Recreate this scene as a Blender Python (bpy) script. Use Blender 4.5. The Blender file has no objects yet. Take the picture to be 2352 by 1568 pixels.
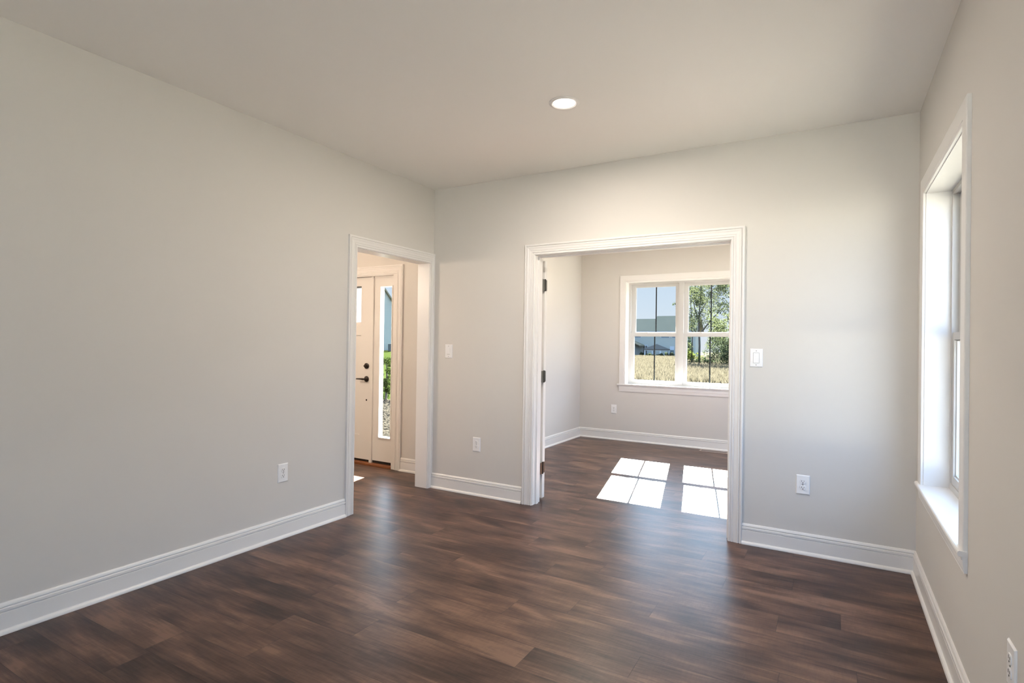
import bpy, bmesh, math, random
import numpy as np
from mathutils import Vector, Matrix

scene = bpy.context.scene
COL = scene.collection

# ------------------------------------------------------------------ camera
CAM = Vector((3.19581, -4.04197, 1.32193))
YAW, PITCH, ROLL, FPX = -0.52612, 0.00582, 0.01438, 1269.43
fw = Vector((math.sin(YAW) * math.cos(PITCH), math.cos(YAW) * math.cos(PITCH), math.sin(PITCH)))
r0 = Vector((math.cos(YAW), -math.sin(YAW), 0))
u0 = r0.cross(fw)
rt = r0 * math.cos(ROLL) + u0 * math.sin(ROLL)
up = -r0 * math.sin(ROLL) + u0 * math.cos(ROLL)
cd = bpy.data.cameras.new('camera')
cam = bpy.data.objects.new('camera', cd)
COL.objects.link(cam)
cam.matrix_world = Matrix(((rt.x, up.x, -fw.x, CAM.x), (rt.y, up.y, -fw.y, CAM.y), (rt.z, up.z, -fw.z, CAM.z), (0, 0, 0, 1)))
cd.sensor_width = 36.0
cd.lens = FPX / 2352 * 36.0
cd.clip_start = 0.02
cd.clip_end = 600
scene.camera = cam

# ------------------------------------------------------------------ view, sky, sun
scene.view_settings.view_transform = 'Standard'
scene.view_settings.look = 'None'
scene.view_settings.exposure = 0.94
scene.view_settings.gamma = 1.0
scene.view_settings.use_curve_mapping = False
scene.cycles.use_denoising = True
scene.cycles.max_bounces = 14
scene.cycles.diffuse_bounces = 8
scene.cycles.transparent_max_bounces = 16
scene.cycles.sample_clamp_indirect = 12.0

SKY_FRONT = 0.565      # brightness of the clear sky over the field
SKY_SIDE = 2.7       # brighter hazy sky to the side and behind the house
SKY_EAST = 0.0       # extra brightness added to the unseen eastern sky
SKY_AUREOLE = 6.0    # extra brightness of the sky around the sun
world = bpy.data.worlds.new('sky')
scene.world = world
world.use_nodes = True
nt = world.node_tree
nt.nodes.clear()


def N(tree, kind, **kw):
    n = tree.nodes.new(kind)
    for k, v in kw.items():
        if k in ('inputs',):
            for i, val in v.items():
                n.inputs[i].default_value = val
        else:
            setattr(n, k, v)
    return n


wo = N(nt, 'ShaderNodeOutputWorld')
bg = N(nt, 'ShaderNodeBackground')
tc = N(nt, 'ShaderNodeTexCoord')
sx = N(nt, 'ShaderNodeSeparateXYZ')
nt.links.new(tc.outputs['Generated'], sx.inputs[0])
ramp = N(nt, 'ShaderNodeValToRGB')
cr = ramp.color_ramp
cr.elements[0].position = 0.0
cr.elements[0].color = (0.76, 0.79, 0.88, 1)
cr.elements[1].position = 0.30
cr.elements[1].color = (0.42, 0.60, 0.84, 1)
e = cr.elements.new(0.07)
e.color = (0.66, 0.76, 0.90, 1)
nt.links.new(sx.outputs[2], ramp.inputs[0])
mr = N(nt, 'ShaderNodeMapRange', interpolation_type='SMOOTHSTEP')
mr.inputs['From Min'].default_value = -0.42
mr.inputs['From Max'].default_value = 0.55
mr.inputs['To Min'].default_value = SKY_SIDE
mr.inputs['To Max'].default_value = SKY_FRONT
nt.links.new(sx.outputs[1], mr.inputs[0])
tint = N(nt, 'ShaderNodeMix', data_type='RGBA')
tint.inputs[7].default_value = (0.48, 0.70, 1.12, 1)
tf = N(nt, 'ShaderNodeMapRange', interpolation_type='SMOOTHSTEP')
tf.inputs['From Min'].default_value = 0.55
tf.inputs['From Max'].default_value = 0.05
nt.links.new(sx.outputs[1], tf.inputs[0])
nt.links.new(tf.outputs[0], tint.inputs[0])
nt.links.new(ramp.outputs[0], tint.inputs[6])
nt.links.new(tint.outputs[2], bg.inputs[0])
# sky brightens towards the sun, above the hazy band at the horizon
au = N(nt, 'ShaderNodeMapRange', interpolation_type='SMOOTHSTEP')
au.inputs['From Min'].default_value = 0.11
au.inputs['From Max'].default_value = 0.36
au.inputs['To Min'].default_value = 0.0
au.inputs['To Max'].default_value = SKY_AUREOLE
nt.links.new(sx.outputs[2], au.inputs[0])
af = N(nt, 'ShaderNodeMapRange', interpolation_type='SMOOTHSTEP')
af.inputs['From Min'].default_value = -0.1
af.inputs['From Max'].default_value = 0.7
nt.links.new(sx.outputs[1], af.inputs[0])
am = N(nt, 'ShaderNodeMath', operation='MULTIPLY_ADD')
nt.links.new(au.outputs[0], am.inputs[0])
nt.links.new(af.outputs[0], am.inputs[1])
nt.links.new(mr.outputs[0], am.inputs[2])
# sky brightness added in the east, to light the rooms through side windows
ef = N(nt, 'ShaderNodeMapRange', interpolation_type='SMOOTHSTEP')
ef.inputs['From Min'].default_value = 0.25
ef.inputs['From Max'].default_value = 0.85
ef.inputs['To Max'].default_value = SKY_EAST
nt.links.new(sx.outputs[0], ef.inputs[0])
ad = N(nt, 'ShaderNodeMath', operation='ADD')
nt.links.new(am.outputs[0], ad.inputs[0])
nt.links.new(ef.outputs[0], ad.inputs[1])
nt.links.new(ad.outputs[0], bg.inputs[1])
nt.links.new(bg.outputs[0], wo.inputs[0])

SUN_STRENGTH = 95.0
sd = bpy.data.lights.new('sun', 'SUN')
sd.energy = SUN_STRENGTH
sd.angle = math.radians(0.12)
sd.color = (1.0, 0.965, 0.92)
sun = bpy.data.objects.new('sun', sd)
COL.objects.link(sun)
SUN_DIR = Vector((0.209, -1.0, -1.0 / 1.455)).normalized()   # the way the light travels
sun.rotation_euler = SUN_DIR.to_track_quat('-Z', 'Y').to_euler()
sun.location = (-3, 14, 12)

# recessed ceiling lamp, plus unseen fill added in foyer and study
LAMP_COL = (1.0, 0.89, 0.77)
LAMP_MAIN, FILL_FOYER, FILL_STUDY = 19.0, 92.0, 10.0

# ------------------------------------------------------------------ helpers
H = 2.74
W = 3.631


def finish(name, bm, mat, parent=None, smooth=False, bevel=0.0):
    if bevel > 0:
        bmesh.ops.bevel(bm, geom=list(bm.edges), offset=bevel, segments=2, affect='EDGES', profile=0.7, clamp_overlap=True)
    bmesh.ops.recalc_face_normals(bm, faces=bm.faces)
    me = bpy.data.meshes.new(name)
    bm.to_mesh(me)
    bm.free()
    if smooth:
        for p in me.polygons:
            p.use_smooth = True
        try:
            me.set_sharp_from_angle(angle=math.radians(35))
        except Exception:
            pass
    me.materials.append(mat)
    o = bpy.data.objects.new(name, me)
    COL.objects.link(o)
    if parent is not None:
        o.parent = parent
    return o


def box(bm, x0, x1, y0, y1, z0, z1):
    v = [bm.verts.new((x, y, z)) for x in (x0, x1) for y in (y0, y1) for z in (z0, z1)]
    for f in ((0, 1, 3, 2), (4, 6, 7, 5), (0, 4, 5, 1), (2, 3, 7, 6), (0, 2, 6, 4), (1, 5, 7, 3)):
        bm.faces.new([v[i] for i in f])
    return v


def lathe(bm, prof, c, axis='Z', seg=32, cap=True):
    """prof: (radius, height) pairs turned round an axis through c"""
    rings = []
    for r, h in prof:
        ring = []
        for k in range(seg):
            a = 2 * math.pi * k / seg
            p = (r * math.cos(a), r * math.sin(a), h)
            if axis == 'X':
                p = (p[2], p[0], p[1])
            elif axis == 'Y':
                p = (p[0], p[2], p[1])
            ring.append(bm.verts.new((c[0] + p[0], c[1] + p[1], c[2] + p[2])))
        rings.append(ring)
    for a, b in zip(rings, rings[1:]):
        for k in range(seg):
            bm.faces.new((a[k], a[(k + 1) % seg], b[(k + 1) % seg], b[k]))
    if cap:
        bm.faces.new(rings[0])
        bm.faces.new(list(reversed(rings[-1])))


def tube(bm, pts, radii, seg=8):
    pts = [Vector(p) for p in pts]
    rings = []
    for i, p in enumerate(pts):
        d = (pts[min(i + 1, len(pts) - 1)] - pts[max(i - 1, 0)]).normalized()
        a = Vector((0, 0, 1)) if abs(d.z) < 0.9 else Vector((1, 0, 0))
        s = d.cross(a).normalized()
        t = d.cross(s).normalized()
        rings.append([bm.verts.new(p + (s * math.cos(2 * math.pi * k / seg) + t * math.sin(2 * math.pi * k / seg)) * radii[i]) for k in range(seg)])
    for a, b in zip(rings, rings[1:]):
        for k in range(seg):
            bm.faces.new((a[k], a[(k + 1) % seg], b[(k + 1) % seg], b[k]))
    bm.faces.new(rings[0])
    bm.faces.new(list(reversed(rings[-1])))


def sweep(bm, prof, stations):
    """prof: list of (s, t).  stations: functions (s, t) -> point"""
    rings = [[bm.verts.new(st(s, t)) for s, t in prof] for st in stations]
    n = len(prof)
    for a, b in zip(rings, rings[1:]):
        for k in range(n):
            bm.faces.new((a[k], a[(k + 1) % n], b[(k + 1) % n], b[k]))
    bm.faces.new(rings[0])
    bm.faces.new(list(reversed(rings[-1])))


def empty(name, loc=(0, 0, 0), rz=0.0):
    o = bpy.data.objects.new(name, None)
    o.empty_display_size = 0.1
    o.location = loc
    o.rotation_euler = (0, 0, rz)
    COL.objects.link(o)
    return o


def tag(o, label, cat, group=None, kind=None):
    o['label'] = label
    o['category'] = cat
    if group:
        o['group'] = group
    if kind:
        o['kind'] = kind
    return o


def struct(o, label=None, cat=None):
    o['kind'] = 'structure'
    if label:
        o['label'] = label
    if cat:
        o['category'] = cat
    return o


def copy_tree(o, parent=None):
    c = o.copy()
    COL.objects.link(c)
    if parent is not None:
        c.parent = parent
    for ch in [x for x in bpy.data.objects if x.parent == o]:
        copy_tree(ch, c)
    return c


# ------------------------------------------------------------------ materials
def mat(name, col, rough=0.5, spec=0.5, metal=0.0, emit=None, bump=None, vary=0.0, vary_scale=8.0):
    m = bpy.data.materials.new(name)
    m.use_nodes = True
    t = m.node_tree
    b = t.nodes['Principled BSDF']
    b.inputs['Base Color'].default_value = (*col, 1)
    b.inputs['Roughness'].default_value = rough
    b.inputs['Specular IOR Level'].default_value = spec
    b.inputs['Metallic'].default_value = metal
    if emit:
        b.inputs['Emission Color'].default_value = (*emit[0], 1)
        b.inputs['Emission Strength'].default_value = emit[1]
    if vary > 0:
        tcn = N(t, 'ShaderNodeTexCoord')
        no = N(t, 'ShaderNodeTexNoise')
        no.inputs['Scale'].default_value = vary_scale
        no.inputs['Detail'].default_value = 4
        t.links.new(tcn.outputs['Object'], no.inputs['Vector'])
        mx = N(t, 'ShaderNodeMix', data_type='RGBA')
        mx.inputs[6].default_value = (*[c * (1 - vary) for c in col], 1)
        mx.inputs[7].default_value = (*[min(1, c * (1 + vary)) for c in col], 1)
        t.links.new(no.outputs[0], mx.inputs[0])
        t.links.new(mx.outputs[2], b.inputs['Base Color'])
    if bump:
        tcn = N(t, 'ShaderNodeTexCoord')
        no = N(t, 'ShaderNodeTexNoise')
        no.inputs['Scale'].default_value = bump[0]
        no.inputs['Detail'].default_value = 2
        t.links.new(tcn.outputs['Object'], no.inputs['Vector'])
        bp = N(t, 'ShaderNodeBump')
        bp.inputs['Strength'].default_value = bump[1]
        bp.inputs['Distance'].default_value = 0.002
        t.links.new(no.outputs[0], bp.inputs['Height'])
        t.links.new(bp.outputs[0], b.inputs['Normal'])
    return m


M = {}
M['wall'] = mat('wall_paint', (0.640, 0.618, 0.585), 0.75, 0.3, bump=(160, 0.06))
M['ceiling'] = mat('ceiling_paint', (0.86, 0.845, 0.82), 0.9, 0.2, bump=(120, 0.06))
M['trim'] = mat('trim_enamel', (0.77, 0.755, 0.735), 0.32, 0.45)
M['door'] = mat('door_enamel', (0.76, 0.745, 0.72), 0.4, 0.4)
M['vinyl'] = mat('window_vinyl', (0.56, 0.55, 0.53), 0.45, 0.35)
M['bronze'] = mat('oil_rubbed_bronze', (0.028, 0.020, 0.016), 0.35, 0.5, 0.6)
M['steel'] = mat('dark_nickel', (0.16, 0.155, 0.14), 0.38, 0.5, 0.85)
M['plate'] = mat('switch_plastic', (0.82, 0.82, 0.82), 0.35, 0.5)
M['slot'] = mat('slot_black', (0.012, 0.012, 0.012), 0.6, 0.3)
M['grille'] = mat('grille_bar', (0.020, 0.024, 0.028), 0.4, 0.4)
M['rubber'] = mat('sweep_rubber', (0.018, 0.014, 0.012), 0.6, 0.3)
M['oak'] = mat('threshold_oak', (0.24, 0.085, 0.030), 0.4, 0.5, vary=0.25, vary_scale=14)
M['lens'] = mat('lamp_lens', (0.9, 0.88, 0.85), 0.5, 0.3, emit=((1.0, 0.93, 0.84), 6.0))
M['register'] = mat('register_brown', (0.40, 0.32, 0.28), 0.4, 0.5, 0.2)
M['concrete'] = mat('porch_concrete', (0.20, 0.195, 0.185), 0.85, 0.2, vary=0.15, vary_scale=5)


def glass_mat(name, tint, refl=0.06):
    m = bpy.data.materials.new(name)
    m.use_nodes = True
    t = m.node_tree
    t.nodes.clear()
    o = N(t, 'ShaderNodeOutputMaterial')
    tr = N(t, 'ShaderNodeBsdfTransparent')
    tr.inputs[0].default_value = (*tint, 1)
    gl = N(t, 'ShaderNodeBsdfGlossy')
    gl.inputs['Roughness'].default_value = 0.02
    fr = N(t, 'ShaderNodeFresnel')
    fr.inputs[0].default_value = 1.35
    mx = N(t, 'ShaderNodeMixShader')
    ge = N(t, 'ShaderNodeNewGeometry')
    inv = N(t, 'ShaderNodeMath', operation='SUBTRACT')
    inv.inputs[0].default_value = 1.0
    t.links.new(ge.outputs['Backfacing'], inv.inputs[1])
    ml = N(t, 'ShaderNodeMath', operation='MULTIPLY')
    t.links.new(fr.outputs[0], ml.inputs[0])
    t.links.new(inv.outputs[0], ml.inputs[1])
    t.links.new(ml.outputs[0], mx.inputs[0])
    t.links.new(tr.outputs[0], mx.inputs[1])
    t.links.new(gl.outputs[0], mx.inputs[2])
    t.links.new(mx.outputs[0], o.inputs[0])
    return m


M['glass'] = glass_mat('clear_glass', (0.955, 0.975, 0.965))
mf = bpy.data.materials.new('frosted_glass')
mf.use_nodes = True
t = mf.node_tree
t.nodes.clear()
o_ = N(t, 'ShaderNodeOutputMaterial')
tl = N(t, 'ShaderNodeBsdfTranslucent')
tl.inputs[0].default_value = (0.03, 0.029, 0.027, 1)
df = N(t, 'ShaderNodeBsdfDiffuse')
df.inputs[0].default_value = (0.7, 0.7, 0.7, 1)
mx = N(t, 'ShaderNodeMixShader')
mx.inputs[0].default_value = 0.12
t.links.new(tl.outputs[0], mx.inputs[1])
t.links.new(df.outputs[0], mx.inputs[2])
t.links.new(mx.outputs[0], o_.inputs[0])
M['frost'] = mf

# plank floor: uv = metres along / across each board, colour attribute = three random numbers per board
PL, PW = 1.2192, 0.1778


def floor_material():
    m = bpy.data.materials.new('vinyl_plank')
    m.use_nodes = True
    t = m.node_tree
    b = t.nodes['Principled BSDF']
    uv = N(t, 'ShaderNodeUVMap', uv_map='plank')
    at = N(t, 'ShaderNodeAttribute', attribute_name='board')
    sep = N(t, 'ShaderNodeSeparateXYZ')
    t.links.new(uv.outputs[0], sep.inputs[0])
    rs = N(t, 'ShaderNodeSeparateColor')
    t.links.new(at.outputs['Color'], rs.inputs[0])

    def math_(op, a, bb=None, c=None):
        n = N(t, 'ShaderNodeMath', operation=op)
        for i, x in enumerate((a, bb, c)):
            if x is None:
                continue
            if isinstance(x, (int, float)):
                n.inputs[i].default_value = x
            else:
                t.links.new(x, n.inputs[i])
        return n.outputs[0]
    u, v = sep.outputs[0], sep.outputs[1]
    uo = math_('MULTIPLY_ADD', rs.outputs[0], 41.0, u)
    vo = math_('MULTIPLY_ADD', rs.outputs[1], 23.0, v)
    cb = N(t, 'ShaderNodeCombineXYZ')
    t.links.new(uo, cb.inputs[0])
    t.links.new(vo, cb.inputs[1])

    def noise(sxs, sys_, detail, rough=0.55, dist=0.0):
        mp = N(t, 'ShaderNodeMapping')
        mp.inputs['Scale'].default_value = (sxs, sys_, 1)
        t.links.new(cb.outputs[0], mp.inputs[0])
        n = N(t, 'ShaderNodeTexNoise')
        n.inputs['Scale'].default_value = 1.0
        n.inputs['Detail'].default_value = detail
        n.inputs['Roughness'].default_value = rough
        n.inputs['Distortion'].default_value = dist
        t.links.new(mp.outputs[0], n.inputs['Vector'])
        return n.outputs[0]
    blotch = noise(2.3, 6.0, 2.0, 0.45, 0.6)
    band = noise(2.2, 24.0, 4.0, 0.6, 1.2)
    grain = noise(7.0, 85.0, 5.0, 0.72, 0.5)
    saw = noise(70.0, 14.0, 3.0, 0.7, 0.8)
    s = math_('MULTIPLY', blotch, 0.70)
    s = math_('MULTIPLY_ADD', band, 0.36, s)
    s = math_('MULTIPLY_ADD', grain, 0.30, s)
    s = math_('MULTIPLY_ADD', saw, 0.12, s)
    s = math_('MULTIPLY_ADD', rs.outputs[2], 0.075, s)
    s = math_('SUBTRACT', s, 0.262)
    rp = N(t, 'ShaderNodeValToRGB')
    c = rp.color_ramp
    c.elements[0].position = 0.34
    c.elements[0].color = (0.026, 0.0112, 0.0072, 1)
    c.elements[1].position = 0.68
    c.elements[1].color = (0.190, 0.104, 0.066, 1)
    for p, k in ((0.42, (0.048, 0.0215, 0.0138, 1)), (0.50, (0.080, 0.0385, 0.0250, 1)), (0.58, (0.116, 0.059, 0.038, 1))):
        el = c.elements.new(p)
        el.color = k
    t.links.new(s, rp.inputs[0])
    # seams
    du = math_('MINIMUM', u, math_('SUBTRACT', PL, u))
    dv = math_('MINIMUM', v, math_('SUBTRACT', PW, v))
    dd = math_('MINIMUM', du, dv)
    sm = N(t, 'ShaderNodeMapRange')
    sm.inputs['From Min'].default_value = 0.0004
    sm.inputs['From Max'].default_value = 0.0016
    sm.inputs['To Min'].default_value = 0.35
    sm.inputs['To Max'].default_value = 1.0
    t.links.new(dd, sm.inputs[0])
    mul = N(t, 'ShaderNodeMix', data_type='RGBA', blend_type='MULTIPLY')
    mul.inputs[0].default_value = 1.0
    t.links.new(rp.outputs[0], mul.inputs[6])
    t.links.new(sm.outputs[0], mul.inputs[7])
    t.links.new(mul.outputs[2], b.inputs['Base Color'])
    ro = N(t, 'ShaderNodeMapRange')
    ro.inputs['To Min'].default_value = 0.40
    ro.inputs['To Max'].default_value = 0.30
    t.links.new(grain, ro.inputs[0])
    t.links.new(ro.outputs[0], b.inputs['Roughness'])
    b.inputs['Specular IOR Level'].default_value = 0.40
    bp = N(t, 'ShaderNodeBump')
    bp.inputs['Strength'].default_value = 0.25
    bp.inputs['Distance'].default_value = 0.001
    hsum = math_('MULTIPLY_ADD', grain, 0.35, sm.outputs[0])
    t.links.new(hsum, bp.inputs['Height'])
    t.links.new(bp.outputs[0], b.inputs['Normal'])
    return m


M['floor'] = floor_material()

# ------------------------------------------------------------------ floor
random.seed(11)
KNOWN = {0: 2.50, 1: 3.015, 2: 2.68, 3: 2.022, 4: 2.977, 5: 1.21, 6: 0.854, 7: 1.80, 8: 1.28, 9: 2.08, 10: 1.335, 11: 0.951, 12: 2.30}
ROW0 = -0.284


def plank_floor(rects):
    me = bpy.data.meshes.new('floor')
    verts, faces, uvs, cols = [], [], [], []
    for (x0, x1, y0, y1) in rects:
        r_lo = math.floor((ROW0 - y1) / PW)
        r_hi = math.ceil((ROW0 - y0) / PW)
        for r in range(r_lo, r_hi):
            top = ROW0 - r * PW
            bot = top - PW
            rr = random.Random(r * 7 + 3)
            off = KNOWN.get(r, rr.uniform(0, PL))
            i0 = math.floor((x0 - off) / PL)
            i1 = math.ceil((x1 - off) / PL)
            for i in range(i0, i1):
                rb = random.Random(r * 1009 + i * 31 + 5)
                col = (rb.random(), rb.random(), rb.random(), 1)
                a0, a1 = max(x0, off + i * PL), min(x1, off + (i + 1) * PL)
                b0, b1 = max(y0, bot), min(y1, top)
                if a1 - a0 < 1e-4 or b1 - b0 < 1e-4:
                    continue
                k = len(verts)
                verts += [(a0, b0, 0), (a1, b0, 0), (a1, b1, 0), (a0, b1, 0)]
                faces.append((k, k + 1, k + 2, k + 3))
                for (px, py) in ((a0, b0), (a1, b0), (a1, b1), (a0, b1)):
                    uvs.append((px - off - i * PL, py - bot))
                    cols.append(col)
    # underside slab so that the floor has thickness
    n_top = len(faces)
    for (x0, x1, y0, y1) in rects:
        k = len(verts)
        verts += [(x0, y0, -0.12), (x1, y0, -0.12), (x1, y1, -0.12), (x0, y1, -0.12)]
        faces.append((k + 3, k + 2, k + 1, k))
        uvs += [(0.5, 0.09)] * 4
        cols += [(0, 0, 0, 1)] * 4
    me.from_pydata(verts, [], faces)
    ul = me.uv_layers.new(name='plank')
    ul.data.foreach_set('uv', np.array(uvs, dtype=np.float32).ravel())
    ca = me.color_attributes.new('board', 'FLOAT_COLOR', 'CORNER')
    ca.data.foreach_set('color', np.array(cols, dtype=np.float32).ravel())
    me.materials.append(M['floor'])
    o = bpy.data.objects.new('floor', me)
    COL.objects.link(o)
    return o


struct(plank_floor([(-0.13, 3.78, -6.70, 3.62), (-2.9, -0.13, -3.2, 0.44)]),
       'dark brown wood-look plank floor running through all three rooms', 'floor')

# ------------------------------------------------------------------ shell
REAR = -6.60


def walls(name, boxes, label):
    bm = bmesh.new()
    for b in boxes:
        box(bm, *b)
    return struct(finish(name, bm, M['wall']), label, 'wall')


# opening of the double doorway in the back wall
BX0, BX1, BZ = 1.044, 2.600, 2.078
walls('wall_back', [(-0.0, BX0, 0, 0.13, 0, H), (BX1, W + 0.15, 0, 0.13, 0, H), (BX0, BX1, 0, 0.13, BZ, H)],
      'greige wall holding the wide white doorway to the sunny room')
LY0, LY1, LZ = -0.970, -0.040, 2.075
walls('wall_left', [(-0.13, 0, REAR, LY0, 0, H), (-0.13, 0, LY1, 0.13, 0, H), (-0.13, 0, LY0, LY1, LZ, H)],
      'long greige wall with the narrow opening to the entry hall')
# right wall with window
RY0, RY1, RZ0, RZ1 = -1.362, -0.272, 0.560, 2.199
RT = 0.17
walls('wall_right', [(W, W + RT, REAR, RY0, 0, H), (W, W + RT, RY1, 0.0, 0, H), (W, W + RT, RY0, RY1, 0, RZ0), (W, W + RT, RY0, RY1, RZ1, H)],
      'shaded greige wall with the tall window seen edge-on')
# rear wall (behind the camera) with a wide glazed opening added for light
QX0, QX1, QZ = 1.7, 3.5, 2.40
walls('wall_rear', [(-0.13, QX0, REAR - 0.17, REAR, 0, H), (QX1, W + RT, REAR - 0.17, REAR, 0, H), (QX0, QX1, REAR - 0.17, REAR, QZ, H)],
      'greige wall with a wide glazed opening added for light, behind the viewer')
# study (sunny room beyond the doorway)
SY = 3.46
ST = 0.19
SX0, SX1, SZ0, SZ1 = 0.672, 2.188, 0.772, 2.236
walls('wall_study_left', [(-0.13, 0, 0.13, SY + ST, 0, H)], 'pale wall at the left of the sunny room')
KY0, KY1 = 0.60, 3.05  # opening for the added side window
walls('wall_study_right', [(W, W + RT, 0.0, KY0, 0, H), (W, W + RT, KY1, SY + ST, 0, H), (W, W + RT, KY0, KY1, 0, SZ0), (W, W + RT, KY0, KY1, SZ1, H)], 'pale wall at the right of the sunny room, hidden by the doorway')
walls('wall_study_back', [(0, SX0, SY, SY + ST, 0, H), (SX1, W, SY, SY + ST, 0, H), (SX0, SX1, SY, SY + ST, 0, SZ0), (SX0, SX1, SY, SY + ST, SZ1, H)],
      'pale wall holding the twin window of the sunny room')
# foyer
FY = 0.345
FT = 0.17
FX0, FX1, FZ = -2.16, -0.745, 2.068
FL = -2.75
walls('wall_foyer_back', [(FX1, -0.13, FY, FY + FT, 0, H), (FL, FX0, FY, FY + FT, 0, H), (FX0, FX1, FY, FY + FT, FZ, H)],
      'peach-lit entry wall around the white front door')
walls('wall_foyer_left', [(FL - 0.13, FL, -3.1, FY + FT, 0, H)], 'entry hall wall out of view to the left')
walls('wall_foyer_rear', [(FL, -0.13, -3.2, -3.1, 0, H)], 'entry hall wall out of view behind the long wall')

bm = bmesh.new()
box(bm, -0.20, W + 0.25, REAR - 0.3, 3.70, H, H + 0.25)
box(bm, -2.95, -0.20, REAR - 0.3, 0.60, H, H + 0.25)
struct(finish('ceiling', bm, M['ceiling']), 'smooth off-white ceiling over the rooms', 'ceiling')

# ------------------------------------------------------------------ baseboards
BB = [(0, 0), (0.026, 0), (0.026, 0.006), (0.0235, 0.013), (0.0185, 0.0185), (0.0142, 0.0205), (0.0135, 0.022), (0.0135, 0.094),
      (0.0128, 0.0955), (0.0075, 0.0960), (0.0070, 0.0995), (0.0145, 0.1020), (0.0140, 0.113), (0.0120, 0.1160), (0.0055, 0.1165), (0.0055, 0.1200), (0.0115, 0.1225),
      (0.0085, 0.131), (0.0045, 0.137), (0, 0.137)]


def baseboard(name, a, b, nrm, label):
    """a, b floor points on the wall plane, nrm points into the room"""
    bm = bmesh.new()

    def st(p):
        return lambda s, z: (p[0] + nrm[0] * s, p[1] + nrm[1] * s, z + 0.0005)
    sweep(bm, BB, [st(a), st(b)])
    return struct(finish(name, bm, M['trim']), label, 'baseboard')


baseboard('baseboard_left', (0, REAR), (0, -1.041), (1, 0), 'white moulded baseboard along the long wall')
baseboard('baseboard_back_left', (0.018, 0), (0.964, 0), (0, -1), 'short white baseboard between the two doorways')
baseboard('baseboard_back_right', (2.673, 0), (W, 0), (0, -1), 'white baseboard right of the wide doorway')
baseboard('baseboard_right', (W, REAR), (W, 0), (-1, 0), 'white baseboard along the shaded wall with the tall window')
baseboard('baseboard_study_left', (0, 0.13), (0, SY), (1, 0), 'white baseboard along the left side of the sunny room')
baseboard('baseboard_study_back', (0, SY), (W, SY), (0, -1), 'white baseboard under the twin window')
baseboard('baseboard_foyer', (-0.663, FY), (-0.13, FY), (0, -1), 'short white baseboard beside the front door')

# ------------------------------------------------------------------ casings and jambs
CAS = [(0, 0), (0, 0.0085), (0.0025, 0.0110), (0.0120, 0.0110), (0.0140, 0.0070), (0.0175, 0.0070), (0.0195, 0.0125), (0.0275, 0.0130), (0.0295, 0.0095), (0.0325, 0.0095),
       (0.036, 0.0125), (0.052, 0.0140), (0.062, 0.0180), (0.0675, 0.0165), (0.0690, 0.0115), (0.0720, 0.0115), (0.0740, 0.0195), (0.084, 0.0205), (0.0875, 0.0180), (0.0875, 0)]


def casing_bm(bm, u0_, u1_, zt, place, k1=1.0, z0=0.0):
    """legs and head round an opening; place(u, z, t) -> point"""
    def a(s, t_): return place(u0_ - s, z0, t_)
    def b(s, t_): return place(u0_ - s, zt + s, t_)
    def c(s, t_): return place(u1_ + s * k1, zt + s, t_)
    def d(s, t_): return place(u1_ + s * k1, z0, t_)
    sweep(bm, CAS, [a, b, c, d])


# wide doorway
bm = bmesh.new()
casing_bm(bm, 1.0585, 2.5850, 2.0650, lambda u, z, t_: (u, -t_, z))
struct(finish('trim_1', bm, M['trim']), 'wide white moulded casing around the double doorway', 'door casing')
bm = bmesh.new()
casing_bm(bm, 1.0585, 2.5850, 2.0650, lambda u, z, t_: (u, 0.13 + t_, z))
struct(finish('trim_2', bm, M['trim']), 'white casing on the sunny side of the double doorway', 'door casing')
bm = bmesh.new()
JL, JR, JT = 1.0635, 2.5800, 2.0600
box(bm, BX0, JL, 0.0, 0.13, 0, JT)
box(bm, JR, BX1, 0.0, 0.13, 0, JT)
box(bm, BX0, BX1, 0.0, 0.13, JT, BZ)
box(bm, JL, JL + 0.011, 0.048, 0.084, 0, JT)
box(bm, JR - 0.011, JR, 0.048, 0.084, 0, JT)
box(bm, JL + 0.011, JR - 0.011, 0.048, 0.084, JT - 0.011, JT)
struct(finish('trim_3', bm, M['trim']), 'white jamb with door stop lining the double doorway', 'door jamb')

# narrow opening to the entry hall
bm = bmesh.new()
casing_bm(bm, -0.9530, -0.0530, 2.0570, lambda u, z, t_: (t_, u, z), k1=0.0525 / 0.0875)
struct(finish('trim_4', bm, M['trim']), 'white casing around the narrow opening in the corner', 'door casing')
bm = bmesh.new()
casing_bm(bm, -0.9530, -0.0530, 2.0570, lambda u, z, t_: (-0.13 - t_, u, z), k1=1.0)
struct(finish('trim_5', bm, M['trim']), 'white casing on the hall side of the narrow opening', 'door casing')
bm = bmesh.new()
box(bm, -0.13, 0.0, LY0, -0.957, 0, 2.0530)
box(bm, -0.13, 0.0, -0.057, LY1, 0, 2.0530)
box(bm, -0.13, 0.0, LY0, LY1, 2.0530, LZ)
struct(finish('trim_6', bm, M['trim']), 'flat white jamb lining the narrow opening', 'door jamb')

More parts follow.
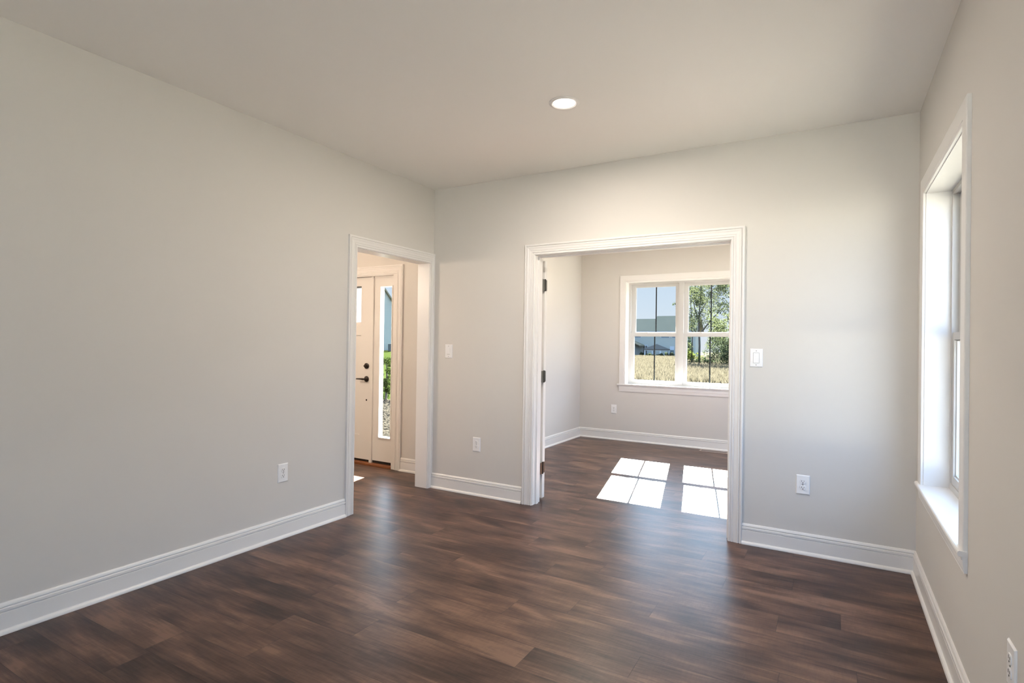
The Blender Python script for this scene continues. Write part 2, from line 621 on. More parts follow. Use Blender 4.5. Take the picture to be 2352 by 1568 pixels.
# ------------------------------------------------------------------ double-doorway leaf, folded open against the sunny side
d1 = empty('door_1', (1.056, 0.190, 0))
struct(d1, 'white interior door leaf folded open behind the left jamb', 'door')
bm = bmesh.new()
box(bm, -0.750, 0.0, 0.0, 0.042, 0.016, 2.045)
finish('slab', bm, M['door'], d1, bevel=0.002)
for hz in (1.835, 1.055, 0.275):
    bm = bmesh.new()
    # leaf on the door edge with rounded outer corners
    pr = []
    hh, y0, y1, rr = 0.048, 0.001, 0.037, 0.010
    for cx, cz, a0 in ((y1 - rr, hz + hh - rr, 0), (y1 - rr, hz - hh + rr, -90)):
        for k in range(6):
            a = math.radians(a0 + (90 - 18 * k))
            pr.append((cx + rr * math.cos(a), cz + rr * math.sin(a)))
    pr = [(y0, hz + hh)] + pr + [(y0, hz - hh)]
    lo = [bm.verts.new((-0.0005, p[0], p[1])) for p in pr]
    hi = [bm.verts.new((0.0025, p[0], p[1])) for p in pr]
    bm.faces.new(lo)
    bm.faces.new(list(reversed(hi)))
    for k in range(len(pr)):
        bm.faces.new((lo[k], lo[(k + 1) % len(pr)], hi[(k + 1) % len(pr)], hi[k]))
    box(bm, 0.004, 0.0075, -0.052, -0.012, hz - hh, hz + hh)
    hinge = finish('hinge', bm, M['steel'] if hz > 0.5 else M['bronze'], d1)
    hinge['label'] = 'dark metal hinge'
    bm = bmesh.new()
    lathe(bm, [(0.0066, hz - 0.051), (0.0066, hz + 0.051)], (0.006, -0.006, 0), seg=14)
    finish('pin', bm, M['rubber'], hinge, smooth=True)


# ------------------------------------------------------------------ windows
def sash(root, x0, x1, z0, z1, y, rail_b, rail_t, stile, place, gx0, gx1, gz0, gz1, mun=None, th=0.032, lock=None):
    """one sash in wall coordinates (u along the wall, d depth outwards, z)"""
    bm = bmesh.new()

    def pb(u0_, u1_, d0, d1_, za, zb):
        v = [bm.verts.new(place(u, d, z)) for u in (u0_, u1_) for d in (d0, d1_) for z in (za, zb)]
        for f in ((0, 1, 3, 2), (4, 6, 7, 5), (0, 4, 5, 1), (2, 3, 7, 6), (0, 2, 6, 4), (1, 5, 7, 3)):
            bm.faces.new([v[i] for i in f])
    pb(x0, gx0, y, y + th, z0, z1)
    pb(gx1, x1, y, y + th, z0, z1)
    pb(gx0, gx1, y, y + th, z0, gz0)
    pb(gx0, gx1, y, y + th, gz1, z1)
    # glazing bead, stepped in towards the pane
    bd = 0.007
    pb(gx0 - 0.001, gx0 + bd, y + 0.011, y + th - 0.002, gz0, gz1)
    pb(gx1 - bd, gx1 + 0.001, y + 0.011, y + th - 0.002, gz0, gz1)
    pb(gx0 + bd, gx1 - bd, y + 0.011, y + th - 0.002, gz0 - 0.001, gz0 + bd)
    pb(gx0 + bd, gx1 - bd, y + 0.011, y + th - 0.002, gz1 - bd, gz1 + 0.001)
    s = finish('sash', bm, M['vinyl'], root)
    bm = bmesh.new()
    pb(gx0 - 0.002, gx1 + 0.002, y + 0.018, y + 0.0195, gz0 - 0.002, gz1 + 0.002)
    finish('glass', bm, M['glass'], s)
    if mun is not None:
        bm = bmesh.new()
        pb(mun - 0.008, mun + 0.008, y + 0.0205, y + 0.0265, gz0, gz1)
        finish('muntin', bm, M['grille'], s)['label'] = 'thin dark vertical bar between panes'
    if lock:
        for lx in lock:
            bm = bmesh.new()
            pb(lx - 0.028, lx + 0.028, y + 0.002, y + 0.022, z1, z1 + 0.006)
            pb(lx - 0.010, lx + 0.016, y + 0.002, y + 0.012, z1 + 0.006, z1 + 0.011)
            finish('lock', bm, M['vinyl'], s)
    return s


def wplace(kind):
    if kind == 'study':
        return lambda u, d, z: (u, SY + d, z)
    return lambda u, d, z: (W + d, u, z)


def pbox(bm, place, u0_, u1_, d0, d1_, z0, z1):
    v = [bm.verts.new(place(u, d, z)) for u in (u0_, u1_) for d in (d0, d1_) for z in (z0, z1)]
    for f in ((0, 1, 3, 2), (4, 6, 7, 5), (0, 4, 5, 1), (2, 3, 7, 6), (0, 2, 6, 4), (1, 5, 7, 3)):
        bm.faces.new([v[i] for i in f])


WCAS = [(0, 0), (0, 0.012), (0.003, 0.0145), (0.012, 0.0145), (0.0145, 0.0125), (0.018, 0.0155), (0.060, 0.0165), (0.080, 0.0165), (0.086, 0.0150), (0.088, 0.012), (0.088, 0)]


def window_trim(root, place, u0_, u1_, z_stool, zt, depth, horn=0.022, stool_t=0.020, nose=0.032, apron_h=0.075):
    bm = bmesh.new()

    def a(s, t_): return place(u0_ - s, -t_, z_stool)
    def b(s, t_): return place(u0_ - s, -t_, zt + s)
    def c(s, t_): return place(u1_ + s, -t_, zt + s)
    def d(s, t_): return place(u1_ + s, -t_, z_stool)
    sweep(bm, WCAS, [a, b, c, d])
    finish('casing', bm, M['trim'], root)
    bm = bmesh.new()
    th = 0.014
    pbox(bm, place, u0_ - th + 0.004, u0_ + 0.004, 0.0, depth, z_stool, zt - 0.004 + th)
    pbox(bm, place, u1_ - 0.004, u1_ - 0.004 + th, 0.0, depth, z_stool, zt - 0.004 + th)
    pbox(bm, place, u0_ + 0.004, u1_ - 0.004, 0.0, depth, zt - 0.004, zt - 0.004 + th)
    finish('jamb_liner', bm, M['trim'], root)
    # stool: inner shelf plus nosing with horns
    bm = bmesh.new()
    e0, e1 = u0_ - 0.088 - horn, u1_ + 0.088 + horn
    zt_, zb_ = z_stool, z_stool - stool_t
    prof = [(-nose + 0.006, zt_), (-nose + 0.002, zt_ - 0.003), (-nose, zt_ - stool_t * 0.5), (-nose + 0.002, zb_ + 0.003), (-nose + 0.006, zb_), (-0.0002, zb_), (-0.0002, zt_)]
    ring0 = [bm.verts.new(place(e0, p, z)) for p, z in prof]
    ring1 = [bm.verts.new(place(e1, p, z)) for p, z in prof]
    n = len(prof)
    for k in range(n):
        bm.faces.new((ring0[k], ring0[(k + 1) % n], ring1[(k + 1) % n], ring1[k]))
    bm.faces.new(ring0)
    bm.faces.new(list(reversed(ring1)))
    pbox(bm, place, u0_ - 0.008, u1_ + 0.008, -0.0002, depth, zb_, zt_)
    finish('stool', bm, M['trim'], root)
    bm = bmesh.new()
    a0, a1 = u0_ - 0.088, u1_ + 0.088
    prof = [(0, zb_), (-0.018, zb_), (-0.018, zb_ - 0.012), (-0.014, zb_ - 0.015), (-0.015, zb_ - 0.019), (-0.013, zb_ - 0.045), (-0.010, zb_ - 0.060), (-0.0105, zb_ - 0.064), (-0.008, zb_ - apron_h), (0, zb_ - apron_h)]
    ring0 = [bm.verts.new(place(a0, p, z)) for p, z in prof]
    ring1 = [bm.verts.new(place(a1, p, z)) for p, z in prof]
    n = len(prof)
    for k in range(n):
        bm.faces.new((ring0[k], ring0[(k + 1) % n], ring1[(k + 1) % n], ring1[k]))
    bm.faces.new(ring0)
    bm.faces.new(list(reversed(ring1)))
    finish('apron', bm, M['trim'], root)


# twin window of the sunny room
pl = wplace('study')
w1 = empty('window_1', (0, 0, 0))
struct(w1, 'white twin sash window looking over the dry field', 'window')
window_trim(w1, pl, 0.683, 2.177, 0.795, 2.224, 0.120, apron_h=0.085)
bm = bmesh.new()
D0, D1 = 0.112, 0.185
UX0, UX1 = 0.687, 2.173
pbox(bm, pl, UX0, UX0 + 0.026, D0, D1, 0.795, 2.220)
pbox(bm, pl, UX1 - 0.026, UX1, D0, D1, 0.795, 2.220)
pbox(bm, pl, UX0 + 0.026, UX1 - 0.026, D0, D1, 2.196, 2.220)
pbox(bm, pl, UX0 + 0.026, UX1 - 0.026, D0, D1, 0.795, 0.812)
pbox(bm, pl, 1.384, 1.446, D0 - 0.004, D1 - 0.001, 0.812, 2.196)
finish('frame', bm, M['vinyl'], w1)
for (a, b, g0, g1, h0, h1, mu, mv) in ((0.713, 1.384, 0.757, 1.343, 0.770, 1.335, 1.050, 1.058), (1.446, 2.147, 1.486, 2.092, 1.496, 2.088, 1.789, 1.792)):
    sash(w1, a, b, 0.812, 1.514, 0.124, 0, 0, 0, pl, g0, g1, 0.846, 1.471, mun=mu, lock=(a + 0.22, b - 0.18))
    sash(w1, a, b, 1.474, 2.196, 0.153, 0, 0, 0, pl, h0, h1, 1.522, 2.160, mun=mv, th=0.028)

# tall window in the shaded wall
pl = wplace('right')
w2 = empty('window_2', (0, 0, 0))
struct(w2, 'tall white window in the shaded wall, seen almost edge-on', 'window')
window_trim(w2, pl, -1.350, -0.284, 0.586, 2.188, 0.118, apron_h=0.062, horn=0.006)
bm = bmesh.new()
D0, D1 = 0.112, 0.165
VX0, VX1 = -1.346, -0.288
pbox(bm, pl, VX0, VX0 + 0.026, D0, D1, 0.579, 2.184)
pbox(bm, pl, VX1 - 0.026, VX1, D0, D1, 0.579, 2.184)
pbox(bm, pl, VX0 + 0.026, VX1 - 0.026, D0, D1, 2.160, 2.184)
pbox(bm, pl, VX0 + 0.026, VX1 - 0.026, D0, D1, 0.586, 0.618)
finish('frame', bm, M['vinyl'], w2)
sash(w2, VX0 + 0.026, VX1 - 0.026, 0.618, 1.420, 0.118, 0, 0, 0, pl, VX0 + 0.066, VX1 - 0.066, 0.662, 1.382, th=0.026)
sash(w2, VX0 + 0.026, VX1 - 0.026, 1.382, 2.160, 0.142, 0, 0, 0, pl, VX0 + 0.066, VX1 - 0.066, 1.422, 2.120, th=0.022)

# unseen side window, added to bring more light into the sunny room
w5 = empty('added_window_5', (0, 0, 0))
struct(w5, 'added side window bringing light into the sunny room, out of view', 'window')
bm = bmesh.new()
pbox(bm, pl, KY0, KY0 + 0.05, 0.09, 0.165, SZ0, SZ1)
pbox(bm, pl, KY1 - 0.05, KY1, 0.09, 0.165, SZ0, SZ1)
pbox(bm, pl, KY0 + 0.05, KY1 - 0.05, 0.09, 0.165, SZ1 - 0.05, SZ1)
pbox(bm, pl, KY0 + 0.05, KY1 - 0.05, 0.09, 0.165, SZ0, SZ0 + 0.05)
pbox(bm, pl, KY0 + 0.05, KY1 - 0.05, 0.09, 0.13, 1.49, 1.53)
finish('frame', bm, M['vinyl'], w5)
bm = bmesh.new()
pbox(bm, pl, KY0 + 0.04, KY1 - 0.04, 0.132, 0.135, SZ0 + 0.04, SZ1 - 0.04)
finish('glass', bm, M['glass'], w5)

# wide glazed opening behind the camera, added to light the room
w4 = empty('added_window_4', (0, 0, 0))
struct(w4, 'wide glazed opening added behind the viewer to let in light', 'window')
bm = bmesh.new()
box(bm, QX0, QX0 + 0.05, REAR - 0.12, REAR - 0.05, 0, QZ)
box(bm, QX1 - 0.05, QX1, REAR - 0.12, REAR - 0.05, 0, QZ)
box(bm, QX0 + 0.05, QX1 - 0.05, REAR - 0.12, REAR - 0.05, QZ - 0.05, QZ)
box(bm, QX0 + 0.05, QX1 - 0.05, REAR - 0.12, REAR - 0.05, 0.0, 0.04)
box(bm, 2.57, 2.63, REAR - 0.12, REAR - 0.05, 0.04, QZ - 0.05)
finish('frame', bm, M['vinyl'], w4)
bm = bmesh.new()
box(bm, QX0 + 0.05, QX1 - 0.05, REAR - 0.088, REAR - 0.085, 0.04, QZ - 0.05)
finish('glass', bm, M['glass'], w4)

# ------------------------------------------------------------------ front door unit
# frame
bm = bmesh.new()
casing_bm(bm, -2.085, -0.749, 2.052, lambda u, z, t_: (u, FY - t_, z))
struct(finish('trim_7', bm, M['trim']), 'white casing around the front door and its sidelight', 'door casing')
bm = bmesh.new()
box(bm, -0.800, -0.745, FY, FY + FT, 0.0, FZ)
box(bm, -2.160, -2.080, FY, FY + FT, 0.0, FZ)
box(bm, -2.080, -0.800, FY, FY + FT, 2.0405, FZ)
box(bm, -2.080, -1.117, FY + 0.098, FY + 0.125, 2.005, 2.0405)
box(bm, -1.170, -1.150, FY + 0.098, FY + 0.125, 0.022, 2.0405)
box(bm, -2.080, -2.058, FY + 0.098, FY + 0.125, 0.022, 2.0405)
box(bm, -1.150, -1.117, FY + 0.035, FY + FT, 0.022, 2.040)
struct(finish('trim_8', bm, M['door']), 'white jamb and mullion between front door and sidelight', 'door frame')
bm = bmesh.new()
box(bm, -2.080, -0.800, FY - 0.006, FY + FT, 0.0005, 0.022)
struct(finish('trim_9', bm, M['oak'], bevel=0.004), 'orange-brown wooden threshold under the front door', 'threshold')

YD = 0.398   # inner face of the door
d2 = empty('door_2', (-1.155, YD, 0.0))
struct(d2, 'white panelled front door with dark hardware', 'door')


def frame_boxes(bm, x0, x1, z0, z1, w, y0, y1):
    box(bm, x0, x0 + w, y0, y1, z0, z1)
    box(bm, x1 - w, x1, y0, y1, z0, z1)
    box(bm, x0 + w, x1 - w, y0, y1, z1 - w, z1)
    box(bm, x0 + w, x1 - w, y0, y1, z0, z0 + w)


# slab in door coordinates: x from -0.915 (hinge) to 0, y depth from 0 outwards
bm = bmesh.new()
LT0, LT1 = 1.545, 1.945
box(bm, -0.158, 0.0, 0.0, 0.044, 0.045, 2.037)
box(bm, -0.915, -0.757, 0.0, 0.044, 0.045, 2.037)
box(bm, -0.757, -0.158, 0.0, 0.044, LT1, 2.037)
box(bm, -0.757, -0.158, 0.0, 0.044, 1.402, LT0)
box(bm, -0.757, -0.158, 0.0, 0.044, 0.045, 0.308)
box(bm, -0.757, -0.158, 0.012, 0.034, 0.308, 1.402)
for sxp in (-0.56, -0.36):
    box(bm, sxp - 0.035, sxp + 0.035, 0.0, 0.044, 0.308, 1.402)
for sxp in (-0.56, -0.36):
    box(bm, sxp - 0.012, sxp + 0.012, 0.0, 0.044, LT0, LT1)
slab = finish('slab', bm, M['door'], d2)
bm = bmesh.new()
bm.faces.new([bm.verts.new(p) for p in ((-0.757, 0.016, LT0), (-0.158, 0.016, LT0), (-0.158, 0.016, LT1), (-0.757, 0.016, LT1))])
finish('glass', bm, M['frost'], d2)['label'] = 'bright obscure glass of the front door'
bm = bmesh.new()
box(bm, -0.915, 0.0, 0.006, 0.040, 0.0225, 0.045)
finish('sweep', bm, M['rubber'], d2)['label'] = 'dark rubber door sweep'
bm = bmesh.new()
lathe(bm, [(0.030, 0.0), (0.032, -0.004), (0.031, -0.013), (0.024, -0.017), (0.010, -0.017)], (-0.060, 0, 1.067), 'Y', 28)
dbolt = finish('deadbolt', bm, M['bronze'], d2, smooth=True)
dbolt['label'] = 'round dark bronze deadbolt'
bm = bmesh.new()
box(bm, -0.082, -0.040, -0.030, -0.016, 1.058, 1.076)
finish('thumb_turn', bm, M['bronze'], dbolt, bevel=0.003)
bm = bmesh.new()
lathe(bm, [(0.031, 0.0), (0.033, -0.003), (0.031, -0.010), (0.018, -0.014), (0.012, -0.020), (0.011, -0.046)], (-0.060, 0, 0.924), 'Y', 28)
lever = finish('lever_rose', bm, M['bronze'], d2, smooth=True)
lever['label'] = 'dark bronze round lever base'
bm = bmesh.new()
tube(bm, [(-0.050, -0.046, 0.924), (-0.075, -0.050, 0.924), (-0.105, -0.049, 0.925), (-0.165, -0.047, 0.924), (-0.172, -0.046, 0.924)],
     [0.009, 0.0115, 0.0085, 0.0075, 0.005], 12)
finish('lever', bm, M['bronze'], lever, smooth=True)
bm = bmesh.new()
lathe(bm, [(0.0095, 0.0), (0.0095, -0.003), (0.006, -0.005)], (-0.059, 0, 0.695), 'Y', 18)
finish('bore_plug', bm, M['bronze'], d2, smooth=True)['label'] = 'small dark round hole plug'
bm = bmesh.new()
box(bm, -0.0005, 0.0012, 0.002, 0.030, 0.890, 0.958)
finish('latch_plate', bm, M['bronze'], d2)

# sidelight panel
s3 = empty('window_3', (0, YD, 0))
struct(s3, 'tall narrow sidelight beside the front door', 'window')
bm = bmesh.new()
GX0, GX1, GZ0, GZ1 = -1.017, -0.856, 0.308, 1.925
box(bm, -1.117, GX0, 0.0, 0.044, 0.050, 2.020)
box(bm, GX1, -0.800, 0.0, 0.044, 0.050, 2.020)
box(bm, GX0, GX1, 0.0, 0.044, GZ1, 2.020)
box(bm, GX0, GX1, 0.0, 0.044, 0.050, GZ0)
box(bm, -1.117, -0.800, -0.004, 0.046, 2.020, 2.040)
frame_boxes(bm, GX0 - 0.021, GX1 + 0.021, GZ0 - 0.021, GZ1 + 0.021, 0.011, -0.006, -0.0002)
frame_boxes(bm, GX0 - 0.010, GX1 + 0.010, GZ0 - 0.010, GZ1 + 0.010, 0.010, -0.015, -0.0002)
panel = finish('panel', bm, M['door'], s3)
bm = bmesh.new()
box(bm, GX0, GX1, 0.012, 0.014, GZ0, GZ1)
finish('glass', bm, M['glass'], s3)
bm = bmesh.new()
box(bm, -1.117, -0.800, 0.004, 0.044, 0.0225, 0.050)
finish('sill', bm, M['rubber'], s3)['label'] = 'dark strip under the sidelight'


# ------------------------------------------------------------------ outlets and switches (local: x along wall, y out of wall (negative = into room), z up)
def plate_bm(bm, w, h, t=0.006):
    a, b = w / 2, h / 2
    rows = [(a, b, 0.0), (a, b, -t * 0.35), (a - 0.004, b - 0.004, -t)]
    rings = [[bm.verts.new((sx_ * ww, y, sz_ * hh)) for sx_, sz_ in ((-1, -1), (1, -1), (1, 1), (-1, 1))] for ww, hh, y in rows]
    for r1, r2 in zip(rings, rings[1:]):
        for k in range(4):
            bm.faces.new((r1[k], r1[(k + 1) % 4], r2[(k + 1) % 4], r2[k]))
    bm.faces.new(rings[0])
    bm.faces.new(list(reversed(rings[-1])))


PWD, PHT = 0.079, 0.123


def make_outlet(loc, rz, label):
    o = empty('power_outlet', loc, rz)
    tag(o, label, 'outlet', 'duplex outlets with white cover plates')
    bm = bmesh.new()
    plate_bm(bm, PWD, PHT)
    finish('cover_plate', bm, M['plate'], o)
    for zc in (0.0195, -0.0195):
        bm = bmesh.new()
        pr = []
        for k in range(28):
            a = 2 * math.pi * k / 28
            pr.append((0.0172 * math.cos(a), max(-0.0143, min(0.0143, 0.0172 * math.sin(a)))))
        lo = [bm.verts.new((p[0], -0.0055, zc + p[1])) for p in pr]
        hi = [bm.verts.new((p[0] * 0.95, -0.0085, zc + p[1] * 0.95)) for p in pr]
        bm.faces.new(lo)
        bm.faces.new(list(reversed(hi)))
        for k in range(28):
            bm.faces.new((lo[k], lo[(k + 1) % 28], hi[(k + 1) % 28], hi[k]))
        rc = finish('receptacle', bm, M['plate'], o)
        bm = bmesh.new()
        box(bm, -0.0078, -0.0056, -0.0091, -0.008, zc - 0.001, zc + 0.0085)
        box(bm, 0.0056, 0.0076, -0.0091, -0.008, zc + 0.000, zc + 0.0080)
        lathe(bm, [(0.0028, -0.0091), (0.0028, -0.008)], (0, 0, zc - 0.0070), 'Y', 12)
        finish('slots', bm, M['slot'], rc)['label'] = 'dark socket slots'
    bm = bmesh.new()
    lathe(bm, [(0.003, -0.0075), (0.003, -0.0055)], (0, 0, 0), 'Y', 12)
    finish('screw', bm, M['steel'], o)
    return o


def make_switch(loc, rz, label, toggle=False):
    o = empty('light_switch', loc, rz)
    tag(o, label, 'light switch')
    bm = bmesh.new()
    plate_bm(bm, PWD, PHT)
    finish('cover_plate', bm, M['plate'], o)
    bm = bmesh.new()
    if not toggle:
        v = [(-0.0168, -0.0058, -0.033), (0.0168, -0.0058, -0.033), (0.0168, -0.0058, 0.033), (-0.0168, -0.0058, 0.033),
             (-0.0160, -0.0115, -0.032), (0.0160, -0.0115, -0.032), (0.0160, -0.0062, 0.032), (-0.0160, -0.0062, 0.032)]
        vs = [bm.verts.new(p) for p in v]
        for f in ((0, 1, 2, 3), (7, 6, 5, 4), (0, 4, 5, 1), (1, 5, 6, 2), (2, 6, 7, 3), (3, 7, 4, 0)):
            bm.faces.new([vs[i] for i in f])
        finish('rocker', bm, M['plate'], o)
        bm = bmesh.new()
        frame_y = [(-0.0185, 0.0185, -0.0350, 0.0350)]
        for a, b, c, d in frame_y:
            box(bm, a, a + 0.0012, -0.0064, -0.0056, c, d)
            box(bm, b - 0.0012, b, -0.0064, -0.0056, c, d)
            box(bm, a + 0.0012, b - 0.0012, -0.0064, -0.0056, c, c + 0.0012)
            box(bm, a + 0.0012, b - 0.0012, -0.0064, -0.0056, d - 0.0012, d)
        finish('bezel', bm, M['steel'], o)
    else:
        # slide dimmer: broad paddle with a small tab below
        box(bm, -0.0165, 0.0165, -0.0085, -0.0055, -0.012, 0.034)
        finish('paddle', bm, M['plate'], o, bevel=0.001)
        bm = bmesh.new()
        box(bm, -0.0150, 0.0150, -0.0070, -0.0055, -0.0275, -0.0250)
        finish('slide', bm, M['steel'], o)
    for z in (0.047, -0.047):
        bm = bmesh.new()
        lathe(bm, [(0.0028, -0.0072), (0.0028, -0.0055)], (0, 0, z), 'Y', 12)
        finish('screw', bm, M['steel'], o)
    return o


make_outlet((0.0, -1.588, 0.438), math.radians(90), 'outlet on the long wall just left of the narrow opening')
make_outlet((0.506, 0.0, 0.445), 0, 'outlet on the wall between the two doorways')
make_outlet((3.037, 0.0, 0.446), 0, 'outlet on the wall between the wide doorway and the right corner')
make_outlet((W, -2.033, 0.460), math.radians(-90), 'outlet seen edge-on at the bottom corner of the picture')
make_outlet((0.523, SY, 0.433), 0, 'small outlet on the wall below the twin window')
make_switch((0.189, 0.0, 1.254), 0, 'pale dimmer switch beside the corner, above the small outlet', toggle=True)
make_switch((2.751, 0.0, 1.257), 0, 'white rocker switch beside the right casing of the wide doorway')


# ------------------------------------------------------------------ recessed ceiling lights
def downlight(loc, watts, label, group='recessed ceiling lights', colour=LAMP_COL):
    o = empty('recessed_light', loc)
    tag(o, label, 'ceiling light', group)
    bm = bmesh.new()
    lathe(bm, [(0.089, 0.0), (0.089, -0.003), (0.084, -0.007), (0.072, -0.0085), (0.064, -0.004), (0.0635, 0.0)], (0, 0, 0), seg=48, cap=False)
    finish('trim_ring', bm, M['trim'], o, smooth=True)
    bm = bmesh.new()
    lathe(bm, [(0.0638, -0.0005), (0.0638, -0.0035)], (0, 0, 0), seg=48)
    finish('lens', bm, M['lens'], o)['label'] = 'glowing white lens'
    ld = bpy.data.lights.new('lamp_glow', 'AREA')
    ld.shape = 'DISK'
    ld.size = 0.12
    ld.energy = watts
    ld.color = colour
    lo = bpy.data.objects.new('lamp_glow', ld)
    COL.objects.link(lo)
    lo.parent = o
    lo.location = (0, 0, -0.012)
    return o


downlight((1.824, -1.112, H), LAMP_MAIN, 'round recessed light glowing in the ceiling before the wide doorway')

for k, (x, y) in enumerate(((0.95, 1.75), (2.70, 1.75))):  # unseen lights added to brighten the sunny room
    downlight((x, y, H), FILL_STUDY, 'added ceiling light brightening the sunny room, out of view, %s' % ('nearer its left wall', 'nearer its right wall')[k], colour=(1.0, 0.92, 0.80))

# glowing globe added, unseen, as warm fill for the entry hall
pn = empty('fill_globe', (-1.45, -1.30, H))
tag(pn, 'added glowing globe giving warm fill to the entry hall, out of view', 'added light')
bm = bmesh.new()
lathe(bm, [(0.065, 0.0), (0.065, -0.02), (0.012, -0.03)], (0, 0, 0), seg=24)
tube(bm, [(0, 0, -0.02), (0, 0, -0.58)], [0.006, 0.006], 8)
finish('stem', bm, M['bronze'], pn)
bm = bmesh.new()
lathe(bm, [(0.03, -0.58), (0.10, -0.61), (0.15, -0.70), (0.155, -0.76), (0.13, -0.84), (0.06, -0.89)], (0, 0, 0), seg=32)
gm_ = mat('fill_glow', (0.9, 0.85, 0.75), 0.4, 0.3, emit=((1.0, 0.80, 0.62), 21.0 * FILL_FOYER / 60.0))
finish('globe', bm, gm_, pn, smooth=True)

# ------------------------------------------------------------------ floor register
rg = empty('floor_register', (1.905, 3.335, 0.0))
tag(rg, 'brown floor vent grille near the wall under the twin window', 'floor vent')
bm = bmesh.new()
L_, Wd = 0.175, 0.07
box(bm, -L_, -L_ + 0.022, -Wd, Wd, 0.0006, 0.006)
box(bm, L_ - 0.022, L_, -Wd, Wd, 0.0006, 0.006)
box(bm, -L_ + 0.022, L_ - 0.022, -Wd, -Wd + 0.02, 0.0006, 0.006)
box(bm, -L_ + 0.022, L_ - 0.022, Wd - 0.02, Wd, 0.0006, 0.006)
finish('frame', bm, M['register'], rg)
bm = bmesh.new()
for k in range(22):
    x = -L_ + 0.030 + k * 0.0138
    box(bm, x, x + 0.006, -Wd + 0.018, Wd - 0.018, 0.0012, 0.0052)
finish('louvers', bm, M['register'], rg)
bm = bmesh.new()
box(bm, -L_ + 0.02, L_ - 0.02, -Wd + 0.018, Wd - 0.018, 0.0004, 0.0011)
finish('duct', bm, M['slot'], rg)['label'] = 'dark opening of the vent'

# ================================================================== outdoors
def smooth(a, b, x):
    t_ = max(0.0, min(1.0, (x - a) / (b - a)))
    return t_ * t_ * (3 - 2 * t_)


def ground_z(x, y):
    dx, dy = x - CAM.x, y - CAM.y
    D = math.hypot(dx, dy)
    ang = math.degrees(math.atan2(-dx, max(dy, 0.01)))
    low = -0.50 - 0.002 * max(0, D - 60)
    zs = -0.22 if D < 8 else (-0.22 + 0.10 * smooth(8, 14, D) + 1.42 * smooth(13, 46, D))
    w = smooth(25, 35, ang) * (1 - smooth(75, 110, ang))
    return low * (1 - w) + zs * w


gm = mat('yard_ground', (0.05, 0.05, 0.03), 1.0, 0.0)
t = gm.node_tree
b = t.nodes['Principled BSDF']
geo = N(t, 'ShaderNodeNewGeometry')
sp = N(t, 'ShaderNodeSeparateXYZ')
t.links.new(geo.outputs['Position'], sp.inputs[0])
# lawn to the left of the house, dry field ahead
mth = N(t, 'ShaderNodeMath', operation='MULTIPLY_ADD')
mth.inputs[1].default_value = 0.62
t.links.new(sp.outputs[1], mth.inputs[0])
t.links.new(sp.outputs[0], mth.inputs[2])
mrr = N(t, 'ShaderNodeMapRange')
mrr.inputs['From Min'].default_value = -2.0
mrr.inputs['From Max'].default_value = 4.0
t.links.new(mth.outputs[0], mrr.inputs[0])
no = N(t, 'ShaderNodeTexNoise')
no.inputs['Scale'].default_value = 1.3
no.inputs['Detail'].default_value = 6
t.links.new(geo.outputs['Position'], no.inputs['Vector'])
lawn = N(t, 'ShaderNodeMix', data_type='RGBA')
lawn.inputs[6].default_value = (0.011, 0.017, 0.004, 1)
lawn.inputs[7].default_value = (0.021, 0.027, 0.008, 1)
field = N(t, 'ShaderNodeMix', data_type='RGBA')
field.inputs[6].default_value = (0.044, 0.040, 0.026, 1)
field.inputs[7].default_value = (0.066, 0.059, 0.040, 1)
t.links.new(no.outputs[0], lawn.inputs[0])
t.links.new(no.outputs[0], field.inputs[0])
mixg = N(t, 'ShaderNodeMix', data_type='RGBA')
t.links.new(mrr.outputs[0], mixg.inputs[0])
t.links.new(lawn.outputs[2], mixg.inputs[6])
t.links.new(field.outputs[2], mixg.inputs[7])
pale = N(t, 'ShaderNodeMix', data_type='RGBA')  # pale ground added out of view to bounce light indoors
pale.inputs[6].default_value = (0.40, 0.375, 0.33, 1)
pale.inputs[7].default_value = (0.50, 0.47, 0.415, 1)
t.links.new(no.outputs[0], pale.inputs[0])
mr_y = N(t, 'ShaderNodeMapRange')
mr_y.inputs['From Min'].default_value = -9.0
mr_y.inputs['From Max'].default_value = -10.0
t.links.new(sp.outputs[1], mr_y.inputs[0])
mr_x = N(t, 'ShaderNodeMapRange')
mr_x.inputs['From Min'].default_value = 4.2
mr_x.inputs['From Max'].default_value = 4.6
t.links.new(sp.outputs[0], mr_x.inputs[0])
mr_z = N(t, 'ShaderNodeMapRange')
mr_z.inputs['From Min'].default_value = 7.0
mr_z.inputs['From Max'].default_value = 6.0
t.links.new(sp.outputs[1], mr_z.inputs[0])
m0 = N(t, 'ShaderNodeMath', operation='MULTIPLY')
m0.inputs[1].default_value = 0.20
t.links.new(mr_x.outputs[0], m0.inputs[0])
m1 = N(t, 'ShaderNodeMath', operation='MULTIPLY')
t.links.new(m0.outputs[0], m1.inputs[0])
t.links.new(mr_z.outputs[0], m1.inputs[1])
m2 = N(t, 'ShaderNodeMath', operation='MAXIMUM')
t.links.new(m1.outputs[0], m2.inputs[0])
t.links.new(mr_y.outputs[0], m2.inputs[1])
yard = N(t, 'ShaderNodeMix', data_type='RGBA')
t.links.new(m2.outputs[0], yard.inputs[0])
t.links.new(mixg.outputs[2], yard.inputs[6])
t.links.new(pale.outputs[2], yard.inputs[7])
t.links.new(yard.outputs[2], b.inputs['Base Color'])

